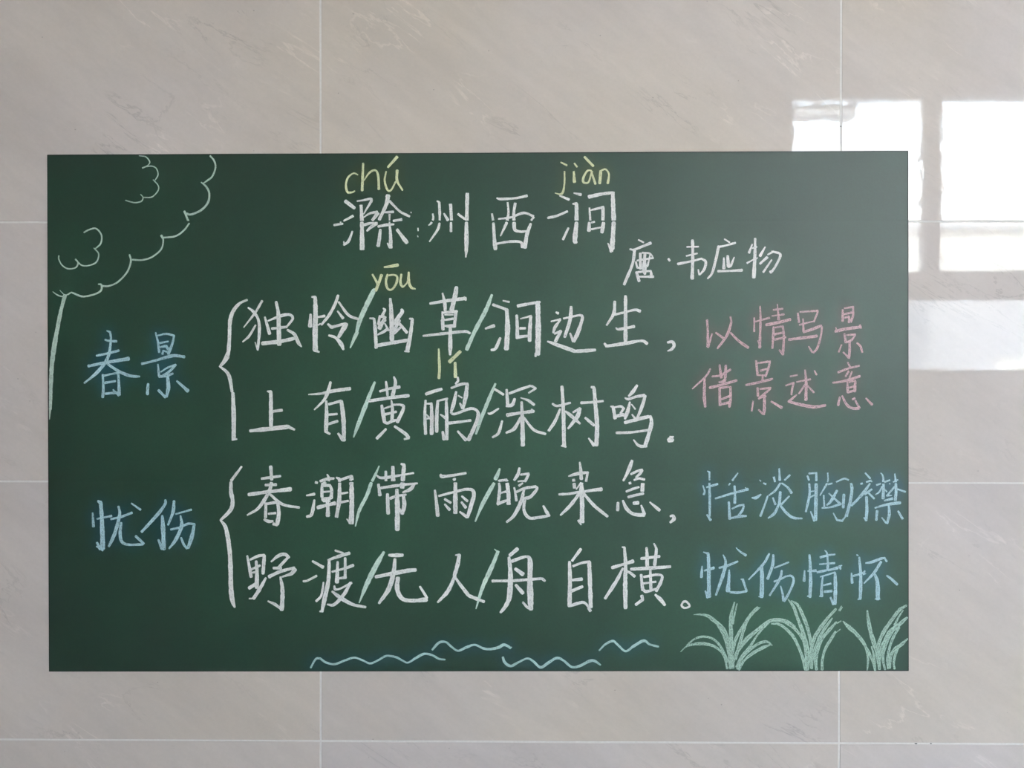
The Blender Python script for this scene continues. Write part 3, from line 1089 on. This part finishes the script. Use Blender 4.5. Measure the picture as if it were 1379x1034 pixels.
(0,7047,1487,17,7074,1425,32,7068,1337,35,7056,1237,42),
(0,6900,1312,35,7112,1338,35),
(0,6782,1189,35,7000,1202,40,7237,1219,37),
(0,6900,1124,30,6907,1037,32,6919,949,40),
(0,7006,1181,17,7012,1137,22),
(0,6931,1099,30,7075,1127,32),
(0,7006,1175,30,7013,950,37),
(1,7037,1125,25,7131,1119,32,7137,1063,37,7075,937,40),
(0,6925,1024,25,7069,1044,25),
(0,6925,949,32,6963,931,35,7075,962,27),
(0,6907,881,37,6919,837,35,6838,777,32),
(0,7063,894,25,7125,837,47,7175,775,37),
]),
("chalk_period", "white", [
(1,7387,813,25,7368,769,27,7406,741,27,7462,763,25,7424,813,27,7387,813,25),
]),
("chalk_character", "blue", [
(0,688,3947,16,728,3931,27,735,3824,27,694,3623,38,573,3463,38,425,3339,22),
(0,668,3844,22,708,3831,24,802,3824,32),
(0,567,3657,24,694,3683,27,829,3717,32),
(0,472,3536,32,667,3576,35,943,3623,46),
(0,694,3563,27,828,3476,38,963,3423,35,1070,3416,24),
(0,640,3436,27,647,3289,32,640,3175,35),
(0,647,3422,27,734,3443,24,815,3456,27),
(0,822,3456,30,828,3329,32,835,3202,38),
(0,667,3342,30,788,3362,24),
(0,673,3215,30,761,3224,30,828,3228,24),
(0,761,3262,19,828,3195,27),
]),
("chalk_character", "blue", [
(0,1259,3925,21,1286,3811,24,1299,3697,30),
(0,1279,3891,19,1380,3911,24,1474,3891,27),
(0,1474,3891,24,1453,3798,30,1406,3677,38),
(0,1306,3804,24,1406,3824,21),
(0,1312,3757,21,1380,3771,32,1406,3731,30),
(0,1339,3677,27,1346,3717,21,1420,3691,24),
(0,1097,3563,30,1245,3599,30,1460,3657,38,1594,3644,32),
(0,1285,3557,19,1298,3423,30),
(0,1319,3470,19,1406,3523,21,1493,3550,27),
(0,1493,3550,24,1413,3470,30,1325,3416,24),
(0,1298,3416,32,1379,3423,32,1460,3450,27),
(0,1399,3416,35,1406,3289,46,1385,3182,35),
(0,1292,3256,30,1372,3175,35),
(0,1171,3329,30,1161,3209,40),
(0,1507,3363,24,1634,3249,43),
]),
("chalk_character", "blue", [
(0,582,1965,28,614,1946,43,629,1714,50,636,1412,55),
(0,519,1826,23,528,1669,35),
(0,570,1757,20,740,1792,28),
(0,569,1481,28,607,1406,38),
(0,563,1437,18,638,1387,18),
(0,822,1902,28,834,1802,35,777,1588,43,708,1437,28),
(0,733,1754,23,853,1783,30,979,1830,28),
(1,853,1714,28,840,1588,38,865,1488,40,953,1457,30,1105,1463,30),
(0,1023,1557,30,1117,1470,28),
(0,973,1940,18,1080,1865,28),
]),
("chalk_character", "blue", [
(0,1370,1979,28,1364,1929,33,1282,1815,38,1092,1608,30),
(0,1332,1797,28,1342,1652,50,1350,1407,50),
(0,1287,1514,28,1331,1414,45),
(0,1471,1967,33,1458,1841,38,1401,1690,23),
(0,1489,1816,20,1672,1867,25),
(0,1432,1637,28,1533,1659,28,1634,1703,28,1709,1697,28),
(0,1546,1797,20,1558,1678,43,1495,1527,43,1413,1414,20),
(0,1707,1697,33,1678,1553,45,1634,1421,38),
(0,1552,1540,23,1583,1465,33,1621,1414,25),
]),
("chalk_character", "pink", [
(0,7656,4074,27,7665,3941,27,7665,3768,34),
(0,7714,3914,19,7668,3761,29),
(0,7758,3927,24,7840,3868,32),
(0,7926,4111,24,7932,4034,27,7880,3888,32,7776,3744,24),
(0,7926,3928,24,8026,3828,32,8132,3755,34),
]),
("chalk_character", "pink", [
(0,8267,4233,19,8272,4074,27,8264,3755,34),
(0,8244,3835,16,8271,3762,27),
(0,8200,4100,19,8200,3941,21),
(0,8208,4054,19,8376,4100,26),
(0,8420,4191,19,8528,4204,26),
(0,8403,4120,16,8542,4140,24),
(0,8465,4257,11,8473,4180,21,8482,4080,32),
(0,8337,4018,37,8476,4045,40,8615,4080,34),
(0,8423,3994,26,8417,3875,29,8410,3748,24),
(0,8443,3987,21,8529,4001,24),
(0,8529,4001,26,8542,3875,26,8530,3675,34),
(0,8430,3908,29,8529,3928,26),
(0,8436,3848,29,8562,3875,26),
(0,8490,3728,21,8530,3675,24),
]),
("chalk_character", "pink", [
(0,7695,3509,21,7642,3422,24,7489,3279,16),
(0,7629,3396,24,7626,3223,35,7636,3070,32),
(0,7613,3183,21,7636,3076,27),
(0,7715,3422,19,7814,3436,27,7927,3502,29),
(0,7801,3555,21,7821,3409,34),
(0,7874,3549,32,7867,3409,34),
(0,7795,3356,21,7868,3369,27),
(0,7689,3292,35,7815,3323,29,8000,3376,29),
(0,7801,3289,27,7808,3090,35),
(0,7815,3289,27,7907,3303,27),
(0,7927,3303,29,7928,3170,34,7915,3070,32),
(0,7815,3156,24,7921,3196,27),
(0,7808,3097,24,7921,3123,32),
(0,7828,3349,32,7867,3389,32),
]),
("chalk_character", "pink", [
(0,8222,3602,24,8232,3516,29,8239,3436,27),
(0,8238,3576,21,8384,3596,27),
(0,8381,3589,24,8364,3516,27,8332,3423,27),
(0,8272,3489,21,8345,3509,24),
(0,8252,3436,19,8338,3436,21),
(0,8298,3423,24,8298,3376,27),
(0,8106,3323,29,8265,3356,29,8411,3394,29),
(0,8239,3290,24,8246,3197,32),
(0,8266,3277,21,8391,3290,27),
(0,8385,3277,24,8306,3210,29,8253,3164,24),
(0,8253,3170,24,8332,3197,29),
(0,8319,3184,29,8319,3064,37,8313,2984,29),
(0,8253,3037,19,8299,2991,27),
(0,8189,3137,21,8173,3024,24),
(0,8399,3133,21,8518,3062,34),
]),
("chalk_character", "pink", [
(0,8702,4153,24,8715,4047,26),
(0,8728,4167,21,8933,4180,26),
(0,8933,4173,24,8887,4054,21),
(0,8880,4058,16,8808,4041,19,8722,4018,24),
(0,8761,4087,16,8768,3941,29),
(0,8768,3934,26,8868,3968,34,8973,4010,29),
(0,8600,3848,34,8762,3868,37,8921,3888,34),
(1,8980,3994,24,8967,3888,26,8928,3755,29,8881,3695,26),
(0,8828,3768,19,8868,3702,26),
]),
("chalk_character", "pink", [
(0,9218,4193,24,9218,4061,32),
(0,9237,4209,19,9343,4226,24),
(0,9337,4220,24,9337,4127,29,9311,4054,32),
(0,9231,4140,21,9323,4160,29),
(0,9238,4100,21,9291,4114,26,9291,4047,29),
(0,9132,3941,34,9238,3968,37,9423,3994,32),
(0,9139,3988,13,9152,3941,21),
(0,9416,4014,24,9430,3981,26),
(0,9238,3915,21,9254,3815,29),
(0,9265,3901,19,9364,3908,24),
(0,9364,3901,21,9318,3842,26,9258,3815,24),
(0,9298,3828,26,9298,3716,32,9289,3636,32),
(0,9226,3702,19,9285,3643,24),
(0,9206,3789,19,9173,3705,21),
(0,9384,3809,21,9424,3769,26,9444,3702,26),
]),
("chalk_character", "pink", [
(0,8617,3423,21,8697,3439,21),
(0,8565,3317,19,8657,3350,24,8638,3277,26,8631,3210,24),
(0,8691,3211,19,8598,3131,32),
(0,8690,3359,19,8849,3390,24),
(0,8787,3496,19,8800,3343,34,8797,3151,37),
(0,8796,3343,21,8717,3224,21),
(0,8816,3317,21,8889,3237,26),
(0,8895,3490,16,8919,3443,24),
(0,8598,3131,32,8764,3091,37,8896,3071,40,9022,3089,29),
]),
("chalk_character", "pink", [
(0,9279,3583,19,9306,3530,26),
(0,9167,3470,29,9292,3517,24,9411,3546,26),
(0,9286,3490,13,9253,3424,19,9292,3477,19),
(0,9326,3477,19,9299,3410,21),
(0,9108,3350,21,9240,3370,32,9418,3426,29),
(0,9273,3357,21,9280,3238,32),
(0,9293,3357,21,9366,3377,24),
(0,9366,3364,26,9359,3251,34),
(0,9286,3291,21,9359,3311,24),
(0,9280,3238,24,9359,3262,26),
(0,9187,3184,21,9168,3091,29),
(0,9214,3198,21,9267,3098,32,9327,3058,32,9406,3052,34),
(0,9366,3145,21,9413,3059,29),
(0,9333,3158,24,9360,3171,26),
(0,9489,3171,19,9558,3099,34),
]),
("chalk_character", "blue", [
(0,7664,2327,13,7687,2313,24,7687,2224,22),
(0,7687,2203,24,7691,2027,30,7691,1802,24),
(0,7660,1821,19,7702,1760,30),
(0,7613,2158,15,7632,2093,21,7622,2055,26),
(0,7655,2139,21,7781,2177,28),
(0,8014,2304,17,7953,2220,24),
(0,7949,2206,19,7907,2163,15),
(0,7756,2009,21,7935,2065,28,8131,2117,32),
(0,8103,2136,15,8126,2108,19),
(0,7977,2154,26,7982,2056,26,7980,1958,35),
(0,7912,1967,28,7917,1868,32,7922,1775,39),
(0,7949,1892,17,8019,1925,24,8085,1939,21),
(0,8085,1925,24,8066,1869,28,8020,1812,22),
(0,7940,1784,22,8038,1803,34,8113,1808,22),
]),
("chalk_character", "blue", [
(0,8266,2225,11,8280,2211,13),
(0,8289,2197,11,8341,2176,26),
(0,8178,2019,15,8224,2019,34,8280,2056,21),
(0,8360,2038,22,8318,1916,24,8276,1808,28),
(0,8429,2263,28,8448,2188,21),
(0,8492,2356,19,8499,2225,32),
(0,8615,2282,21,8555,2225,19),
(0,8504,2188,21,8448,2104,26,8374,2047,17),
(0,8522,2188,21,8588,2141,28,8635,2076,32),
(0,8420,2019,19,8448,1944,28),
(0,8504,2085,32,8495,1945,34),
(0,8607,2038,21,8514,1940,24),
(0,8486,1940,24,8439,1841,37,8365,1783,17),
(0,8509,1926,26,8579,1842,32,8654,1790,30,8757,1781,19),
]),
("chalk_character", "blue", [
(0,8818,2273,24,8835,2226,26),
(0,8838,2198,24,8842,2058,30,8800,1856,26),
(0,8836,2301,22,8925,2308,22),
(0,8920,2306,24,8920,2221,26),
(0,8919,2198,37,8916,1983,41,8912,1758,43),
(0,8856,1861,15,8898,1754,26),
(0,8851,2093,15,8902,2100,13),
(0,8837,2018,19,8898,2053,19),
(0,9051,2310,17,9055,2226,19,9042,2189,19),
(0,9042,2184,24,8963,2048,15),
(0,9056,2175,22,9135,2198,19,9237,2241,24,9293,2227,22),
(1,9316,2203,26,9330,2124,37,9312,1984,37,9266,1806,37),
(0,9266,1815,15,9220,1759,22),
(0,9117,1843,15,9159,1764,26,9224,1754,28),
(0,9005,2048,20,9013,1908,20),
(0,8986,1903,22,9089,1913,22,9201,1951,32),
(0,9158,2105,32,9089,1983,35,9042,1936,19),
(0,9065,2072,17,9201,1946,30),
(0,9238,2058,37,9229,1909,32),
(0,9340,1965,11,9322,1928,15),
]),
("chalk_character", "blue", [
(0,9484,2307,20,9540,2246,26),
(0,9428,2180,20,9554,2223,22),
(0,9558,2218,22,9461,2077,34,9326,1928,26),
(0,9498,2031,32,9503,1891,35,9494,1760,35),
(0,9471,1792,19,9495,1755,15),
(0,9559,2120,22,9480,2063,28),
(0,9521,2078,22,9587,2012,24),
(0,9660,2311,13,9688,2265,24,9693,2143,32,9689,2008,37),
(0,9610,2167,22,9768,2228,19),
(0,9675,2153,17,9647,2092,19,9605,2059,15),
(0,9703,2125,13,9731,2092,19),
(0,9823,2302,17,9833,2209,28,9838,2097,32,9829,1989,33),
(0,9758,2181,15,9861,2232,17),
(0,9824,2153,24,9731,2045,22,9787,2050,13),
(0,9847,2125,19,9945,2092,26),
(0,9703,1989,19,9796,2013,32,9768,2003,22),
(0,9596,1905,17,9722,1942,32,9885,1966,37),
(0,9755,1928,26,9760,1835,37,9737,1727,28),
(0,9676,1793,15,9723,1732,26),
(0,9620,1872,28,9611,1765,30),
(0,9862,1868,22,9913,1779,33),
]),
("chalk_character", "blue", [
(0,7619,1389,13,7675,1370,32,7680,1220,41,7684,873,47),
(0,7643,939,17,7671,864,37),
(0,7605,1225,17,7596,1098,37),
(0,7629,1173,21,7741,1206,34),
(0,7848,1357,11,7876,1277,30,7853,1146,41,7765,892,26),
(0,7802,1207,28,7890,1230,30,8016,1282,22),
(0,7918,1183,17,7914,1080,37,7902,940,50),
(0,7928,926,24,8022,921,32,8115,936,28),
(0,8054,1076,15,8077,1062,28,8120,936,28),
(0,8082,1081,11,8120,950,11),
(0,7997,1441,11,8039,1399,21,8109,1353,32),
]),
("chalk_character", "blue", [
(0,8380,1372,24,8310,1250,30,8143,1072,17),
(0,8292,1231,35,8297,1081,49,8293,871,50),
(0,8260,875,17,8311,875,19),
(0,8427,1358,28,8418,1241,37,8362,1082,32),
(0,8441,1208,21,8604,1274,21),
(0,8437,1049,24,8507,1077,24,8572,1110,22),
(1,8572,1110,21,8637,1115,26,8661,1054,30,8610,923,28,8554,825,34),
(0,8525,1176,26,8497,1073,32,8386,890,22),
(0,8512,998,13,8535,904,26,8545,829,37),
]),
("chalk_character", "blue", [
(0,8844,1359,24,8853,1224,35,8857,1036,41,8850,872,37),
(0,8822,882,17,8859,877,19),
(0,8788,1177,19,8782,1059,34),
(0,8825,1172,21,8919,1177,32),
(0,8969,1331,28,9053,1355,26,9137,1367,22),
(0,9020,1411,11,9044,1383,21,9055,1280,24,9054,1187,32),
(0,8960,1252,19,9133,1266,24),
(0,8933,1158,30,9040,1182,28),
(0,9058,1182,24,9165,1210,37),
(0,9193,1224,34,9203,1196,19),
(0,9184,1229,19,9217,1239,15),
(0,8970,1107,19,9035,1126,21,9138,1159,21),
(0,8996,1102,22,8984,980,30,8985,882,35),
(0,8961,882,15,8999,882,15),
(0,9138,1154,28,9143,990,43,9139,794,37),
(0,9087,868,22,9120,789,32),
(0,9008,1009,22,9091,1028,26),
(0,9017,934,32,9101,943,30),
]),
("chalk_character", "blue", [
(0,9389,1361,20,9407,1351,11),
(0,9417,1333,24,9434,1132,37,9432,907,39,9427,851,37),
(0,9404,846,17,9437,851,15),
(0,9329,1150,19,9336,1038,35),
(0,9352,1117,24,9464,1155,28,9482,1178,17),
(0,9464,1132,15,9492,1146,15),
(0,9491,1267,19,9557,1277,32,9659,1315,32,9715,1329,20),
(0,9705,1333,19,9733,1287,24),
(0,9668,1282,32,9585,1151,32,9473,1033,15),
(0,9599,1137,24,9627,1038,50,9632,851,54),
(0,9600,851,13,9660,851,13),
(0,9734,1123,20,9790,1081,32,9855,1020,30),
]),
("chalk_grass_clump", "green", [
(1,7358,232,8,7433,297,20,7573,328,40,7702,313,34,7802,259,30,7862,179,26,7897,39,26),
(1,7428,307,18,7523,383,22,7622,408,28,7722,388,30,7802,319,30,7862,219,28,7902,119,30),
(1,7507,663,8,7592,666,26,7672,648,36,7742,598,48,7831,519,50,7891,419,40,7922,259,26),
(0,7772,559,14,7862,399,24,7912,219,30,7932,39,26),
(1,7980,809,14,7946,679,38,7936,559,46,7941,439,50,7942,259,46,7942,119,40),
(0,8010,794,14,7981,669,22,7961,559,26),
(1,8249,745,44,8170,665,40,8071,520,34,7991,369,40,7952,199,34,7927,49,26),
(0,8274,750,10,8150,630,26,8091,500,36,8041,329,38,7992,149,40),
(1,8678,532,20,8588,591,30,8479,611,34,8379,591,40,8260,500,44,8121,380,56,8021,249,44,7962,119,44),
(0,8369,561,14,8260,450,22,8161,300,30,8061,179,30,8002,59,24),
(1,8415,311,14,8360,351,30,8280,340,36,8171,270,34,8061,159,40,8012,39,26),
(1,8390,316,20,8300,280,40,8181,210,36,8091,130,28,8032,29,34),
(0,7952,119,60,7962,49,40),
]),
("chalk_grass_clump", "green", [
(1,8334,543,27,8388,589,37,8471,603,38,8562,580,37,8653,526,40,8736,434,33,8781,343,27,8809,205,36),
(1,8407,561,15,8489,557,31,8580,498,35,8663,406,36,8727,278,36,8773,150,33,8801,31,40),
(1,8598,846,13,8662,755,40,8708,627,36,8754,508,46,8790,389,55,8818,260,64,8819,132,64,8819,31,51),
(1,8634,828,11,8707,782,36,8762,673,40,8817,535,42,8854,389,36,8859,315,27),
(1,9150,733,31,9063,637,36,8973,517,42,8900,389,42,8864,224,33,8864,50,27),
(1,9109,628,13,9055,554,33,8982,444,36,8928,316,36,8882,169,36,8874,45,24),
(1,9155,582,22,9073,490,40,8991,389,42,8937,261,46,8919,142,40,8928,32,36),
(1,9146,472,27,9091,380,36,9028,270,33,8996,151,35,8992,32,31),
(0,9155,463,9,9201,500,11),
(0,9182,715,13,9213,770,13),
(0,9195,711,13,9223,756,13),
(0,9164,569,13,9209,596,13),
]),
("chalk_grass_clump", "green", [
(1,9233,592,13,9297,528,46,9379,455,46,9462,354,38,9507,263,33,9522,153,26,9513,25,16),
(1,9489,318,18,9535,226,33,9581,116,27,9604,25,24),
(1,9511,716,20,9525,602,40,9548,483,46,9580,373,55,9617,245,40,9645,126,46,9654,39,33),
(0,9562,300,18,9590,190,27,9604,34,24),
(1,9961,777,22,9879,722,40,9789,603,42,9698,465,46,9644,337,40,9631,245,36,9636,117,27),
(1,9925,722,13,9871,640,25,9825,548,27),
(1,9971,640,27,9880,557,51,9780,474,55,9708,355,46,9662,227,46,9645,108,36),
(1,9816,502,33,9753,392,36,9708,264,35,9695,144,31,9718,35,24),
(1,9880,521,24,9817,420,33,9772,300,33,9745,154,31,9754,48,31),
(1,9976,393,20,9908,328,42,9826,264,46,9781,181,36,9772,53,31),
(1,9881,301,15,9836,209,31,9818,117,26,9827,44,24),
]),
("chalk_wave", "blue", [
(0,3063,31,22,3121,130,25,3176,141,25),
(1,3176,138,25,3239,94,25,3341,73,24,3459,116,24,3569,150,24,3663,121,22,3757,84,24,3851,122,22,3945,172,25,4055,157,25,4133,118,22,4196,95,22,4290,150,28,4384,197,25,4478,182,25,4556,140,22,4627,131,19),
]),
("chalk_wave", "blue", [
(1,4478,245,25,4556,328,28,4635,335,25,4697,285,25,4776,235,23,4870,273,31,4971,304,25,5073,263,25,5151,255,28,5245,274,38,5308,306,34,5355,290,28,5386,268,25),
(0,5361,295,22,5392,268,16),
(0,5376,264,13,5400,279,13),
]),
("chalk_wave", "blue", [
(1,5298,161,28,5322,99,34,5392,60,31,5478,103,25,5580,147,25,5650,116,25,5736,46,31,5830,101,34,5924,154,31,6002,125,25,6096,52,28,6189,63,31,6299,118,37,6361,122,31,6431,75,19),
]),
("chalk_wave", "blue", [
(1,6416,244,19,6486,315,25,6572,354,28,6626,315,25,6720,237,25,6814,295,31,6930,358,34,7001,316,25,7102,290,25),
]),
]
BX = [(-0.3178, 1.8797), (0.6786, 1.8828), (0.6811, 1.2831), (-0.3170, 1.2786)]           # corners on the wall: top left, top right, bottom right, bottom left
OX, OZ = -0.3177, 1.2808   # origin of the chalk coordinates (tenths of a millimetre)
TK = 0.0009


def board_pt(u, v):
    tl, tr, br, bl = BX
    return ((tl[0] * (1 - u) + tr[0] * u) * (1 - v) + (bl[0] * (1 - u) + br[0] * u) * v,
            (tl[1] * (1 - u) + tr[1] * u) * (1 - v) + (bl[1] * (1 - u) + br[1] * u) * v)


def groove(x, z):
    d = 0.0
    for k in (1.5, 1.802):
        a = abs(z - k)
        d = max(d, 0.00010 * math.exp(-(a / 0.0016) ** 2))
    for k in (0.0, 0.602):
        a = abs(x - k)
        d = max(d, 0.00005 * math.exp(-(a / 0.003) ** 2))
    return d


us = list(np.linspace(0, 1, 201))
vs = list(np.linspace(0, 1, 121))
for k in (1.5, 1.802):
    v0 = (1.8813 - k) / (1.8813 - 1.2808)
    vs += [v0 + q / 600 for q in (-4, -3, -2, -1, 0, 1, 2, 3, 4)]
for k in (0.0, 0.602):
    u0 = (k + 0.3177) / 0.998
    us += [u0 + q / 998 for q in (-6, -4, -2, 0, 2, 4, 6)]
us, vs = sorted(us), sorted(vs)
nu, nv = len(us), len(vs)
co = np.array([board_pt(u, v) for v in vs for u in us])

# colour bleed around the writing, tinted into the board's base colour
BASE = np.array([0.002, 0.027, 0.012])
col = np.tile(BASE, (len(co), 1))
TINT = {'blue': (-0.005, 0.020, 0.065), 'yellow': (0.030, 0.020, -0.008), 'pink': (0.05, 0.0, 0.012), 'white': (0.006, 0.006, 0.006), 'green': (0.002,0.012,0.008)}
wide_lift = np.zeros(len(co))
for cname, tint in TINT.items():
    pts = []
    for nm, c, strokes in DATA:
        if c == cname:
            for s in strokes:
                a = np.array(s[1:], float).reshape(-1, 3)
                for q in range(len(a) - 1):
                    L_ = np.hypot(*(a[q + 1, :2] - a[q, :2]))
                    k = max(1, int(L_ / 50))
                    for h in range(k):
                        pts.append(a[q, :2] + (a[q + 1, :2] - a[q, :2]) * h / k)
    if not pts:
        continue
    P = np.array(pts) * 1e-4 + np.array([OX, OZ])
    dens = np.zeros(len(co))
    for s0 in range(0, len(P), 200):
        d2 = ((co[:, None, :] - P[None, s0:s0 + 200, :]) ** 2).sum(2)
        dens += np.exp(-d2 / (2 * 0.0065 ** 2)).sum(1)
    k = np.clip(dens / 7.0, 0, 1)[:, None]
    col = col + k * np.array(tint)
    if cname != 'yellow':
        # wide green lift of the base colour around the writing
        dens = np.zeros(len(co))
        for s0 in range(0, len(P), 800):
            Q = P[s0:s0 + 800:8]
            d2 = ((co[:, None, :] - Q[None, :, :]) ** 2).sum(2)
            dens += np.exp(-d2 / (2 * 0.075 ** 2)).sum(1)
        wide_lift += dens
wide_lift = np.clip(wide_lift / np.percentile(wide_lift, 90), 0, 1.15)[:, None]
col = col + wide_lift * np.array((0.008,0.038,0.018))
verts, faces = [], []
for r in range(nv):
    for c in range(nu):
        x, z = co[r * nu + c]
        verts.append((x, -TK + groove(x, z), z))
for r in range(nv - 1):
    for c in range(nu - 1):
        a = r * nu + c
        faces.append((a, a + nu, a + nu + 1, a + 1))
me = bpy.data.meshes.new('board_face')
me.from_pydata(verts, [], faces)
me.polygons.foreach_set('use_smooth', [True] * len(faces))
ca = me.color_attributes.new('board_tint', 'FLOAT_COLOR', 'POINT')
ca.data.foreach_set('color', np.concatenate([np.clip(col, 0, 1), np.ones((len(col), 1))], 1).astype(np.float32).ravel())

board = bpy.data.objects.new('chalkboard_sheet', None)
COL.objects.link(board)
board.location = (0.18, -0.0, 1.2808)
board['label'] = 'dark green chalkboard sheet stuck on the beige tiled wall, covered in chalk writing'
board['category'] = 'chalkboard'
ORG = Vector(board.location)


def part(name, me, mat, parent=None, label=None):
    """A child of the board; its mesh is given in world coordinates."""
    if parent is None:
        me.transform(__import__('mathutils').Matrix.Translation(-ORG))
        return link(name, me, mat, board, label=label)
    me.transform(__import__('mathutils').Matrix.Translation(-ORG))
    return link(name, me, mat, parent, label=label)


part('writing_surface', me, M_BOARD)
# the dark magnetic backing, a hair larger, shows as a thin rim
g = 0.0004
bk = []
for (x, z), (sx, sz) in zip(BX, ((-1, 1), (1, 1), (1, -1), (-1, -1))):
    bk.append((x + sx * g, z + sz * g))
vv = [(x, -0.0001, z) for x, z in bk] + [(x, -TK - 0.00005, z) for x, z in bk]
inner = [(x - sx * 0.0009, -TK - 0.00005, z - sz * 0.0009) for (x, z), (sx, sz) in zip(bk, ((-1, 1), (1, 1), (1, -1), (-1, -1)))]
vv += inner
ff = [(0, 1, 2, 3)] + [(k, (k + 1) % 4, 4 + (k + 1) % 4, 4 + k) for k in range(4)] + [(4 + k, 4 + (k + 1) % 4, 8 + (k + 1) % 4, 8 + k) for k in range(4)]
bme = bpy.data.meshes.new('backing')
bme.from_pydata(vv, [], ff)
part('edge_rim', bme, M_BACK)


# ------------------------------------------------------------------ chalk strokes
def catmull(a, step=0.0007):
    out = []
    n = len(a)
    for i in range(n - 1):
        p0 = a[max(i - 1, 0)] if i > 0 else 2 * a[0] - a[1]
        p1, p2 = a[i], a[i + 1]
        p3 = a[i + 2] if i + 2 < n else 2 * a[-1] - a[-2]
        L_ = np.hypot(*(p2[:2] - p1[:2]))
        k = max(2, int(L_ / step))
        for h in range(k):
            t = h / k
            q = 0.5 * (2 * p1 + (p2 - p0) * t + (2 * p0 - 5 * p1 + 4 * p2 - p3) * t * t + (3 * p1 - p0 - 3 * p2 + p3) * t ** 3)
            out.append(q)
    out.append(a[-1])
    return np.array(out)


def split(a, smooth):
    """Cut a polyline where it turns sharply."""
    if smooth or len(a) < 3:
        return [a]
    res, cur = [], [a[0]]
    for i in range(1, len(a) - 1):
        cur.append(a[i])
        d1, d2 = a[i, :2] - a[i - 1, :2], a[i + 1, :2] - a[i, :2]
        ca_ = np.dot(d1, d2) / (np.hypot(*d1) * np.hypot(*d2) + 1e-12)
        if ca_ < 0.62:
            res.append(np.array(cur))
            cur = [a[i]]
    cur.append(a[-1])
    res.append(np.array(cur))
    return res


def ribbon(V, F, UV, a, y):
    """The chalk skips the sheet's shallow grooves over the tile joints."""
    s = catmull(a)
    run = []
    for q in s:
        if min(abs(q[1] - 1.5003), abs(q[1] - 1.8023)) < 0.00055:
            if len(run) > 2:
                one_ribbon(V, F, UV, np.array(run), y, 0.1)
            run = []
        else:
            run.append(q)
    if len(run) > 2:
        one_ribbon(V, F, UV, np.array(run), y, 0.55 if len(run) == len(s) else 0.2)


def one_ribbon(V, F, UV, s, y, cap):
    d = np.gradient(s[:, :2], axis=0)
    d /= (np.hypot(d[:, 0], d[:, 1])[:, None] + 1e-12)
    w_ = np.abs(s[:, 2]) / 2
    n = len(s)
    jit = np.interp(np.arange(n), np.linspace(0, n - 1, max(2, n // 5)), [random.uniform(0.88, 1.10) for _ in range(max(2, n // 5))])
    w_ = w_ * jit
    # blunt, slightly rounded ends
    e0, e1 = s[0].copy(), s[-1].copy()
    e0[:2] -= d[0] * w_[0] * cap
    e1[:2] += d[-1] * w_[-1] * cap
    P = np.vstack([e0[:2], s[:, :2], e1[:2]])
    D = np.vstack([d[0], d, d[-1]])
    Wd = np.concatenate([[w_[0] * 0.55], w_, [w_[-1] * 0.55]])
    Nn = np.stack([-D[:, 1], D[:, 0]], 1)
    b0 = len(V)
    dist = 0.0
    u0 = random.random() * 5
    for k in range(len(P)):
        if k:
            dist += float(np.hypot(*(P[k] - P[k - 1])))
        ends = k in (0, len(P) - 1)
        for q, (off, up) in enumerate(((1, 0.0), (0, 0.0 if ends else 0.00012), (-1, 0.0))):
            x, z = P[k] + Nn[k] * Wd[k] * off
            V.append((float(x), y - up, float(z)))
            UV.append((0.5 + 0.5 * off * (1.0 if not ends else 0.9), u0 + dist * 4))
    for k in range(len(P) - 1):
        r = b0 + 3 * k
        F.append((r, r + 1, r + 4, r + 3))
        F.append((r + 1, r + 2, r + 5, r + 4))


def ribbon_mesh(name, strokes, base):
    V, F, UV = [], [], []
    lay = 0
    for s in strokes:
        a = np.array(s[1:], float).reshape(-1, 3) * 1e-4
        a[:, 0] += OX
        a[:, 1] += OZ
        a[:, 2] *= 1.03
        for seg in split(a, s[0]):
            ribbon(V, F, UV, seg, base - lay * 0.000012)
            lay += 1
    me = bpy.data.meshes.new(name)
    me.from_pydata(V, [], F)
    uv = me.uv_layers.new(name='UVMap')
    idx = np.empty(len(me.loops), np.int32)
    me.loops.foreach_get('vertex_index', idx)
    uv.data.foreach_set('uv', np.array(UV, np.float32)[idx].ravel())
    me.polygons.foreach_set('use_smooth', [True] * len(me.polygons))
    return me


LAB = {'blue': 'pale blue chalk', 'yellow': 'yellow chalk', 'pink': 'pink chalk', 'green': 'pale green chalk', 'white': 'white chalk'}
for n, (name, c, strokes) in enumerate(DATA):
    base = -TK - 0.00010 - (n % 7) * 0.000004
    lab = LAB[c] + ' ' + name.replace('chalk_', '').replace('_', ' ')
    if name == 'chalk_grass_clump':
        root = part(name, ribbon_mesh(name, strokes[:1], base), CHALK['grass'], None, lab)
        for k, s in enumerate(strokes[1:]):
            part('grass_blade', ribbon_mesh('grass_blade', [s], base - 0.000012 * (k + 1)), CHALK['grass'], root)
        continue
    mat = CHALK['tree'] if name in ('chalk_tree', 'chalk_foliage_curl') else CHALK['slash'] if name == 'chalk_slash' else CHALK['wave'] if name == 'chalk_wave' else CHALK[c]
    part(name, ribbon_mesh(name, strokes, base), mat, None, lab)
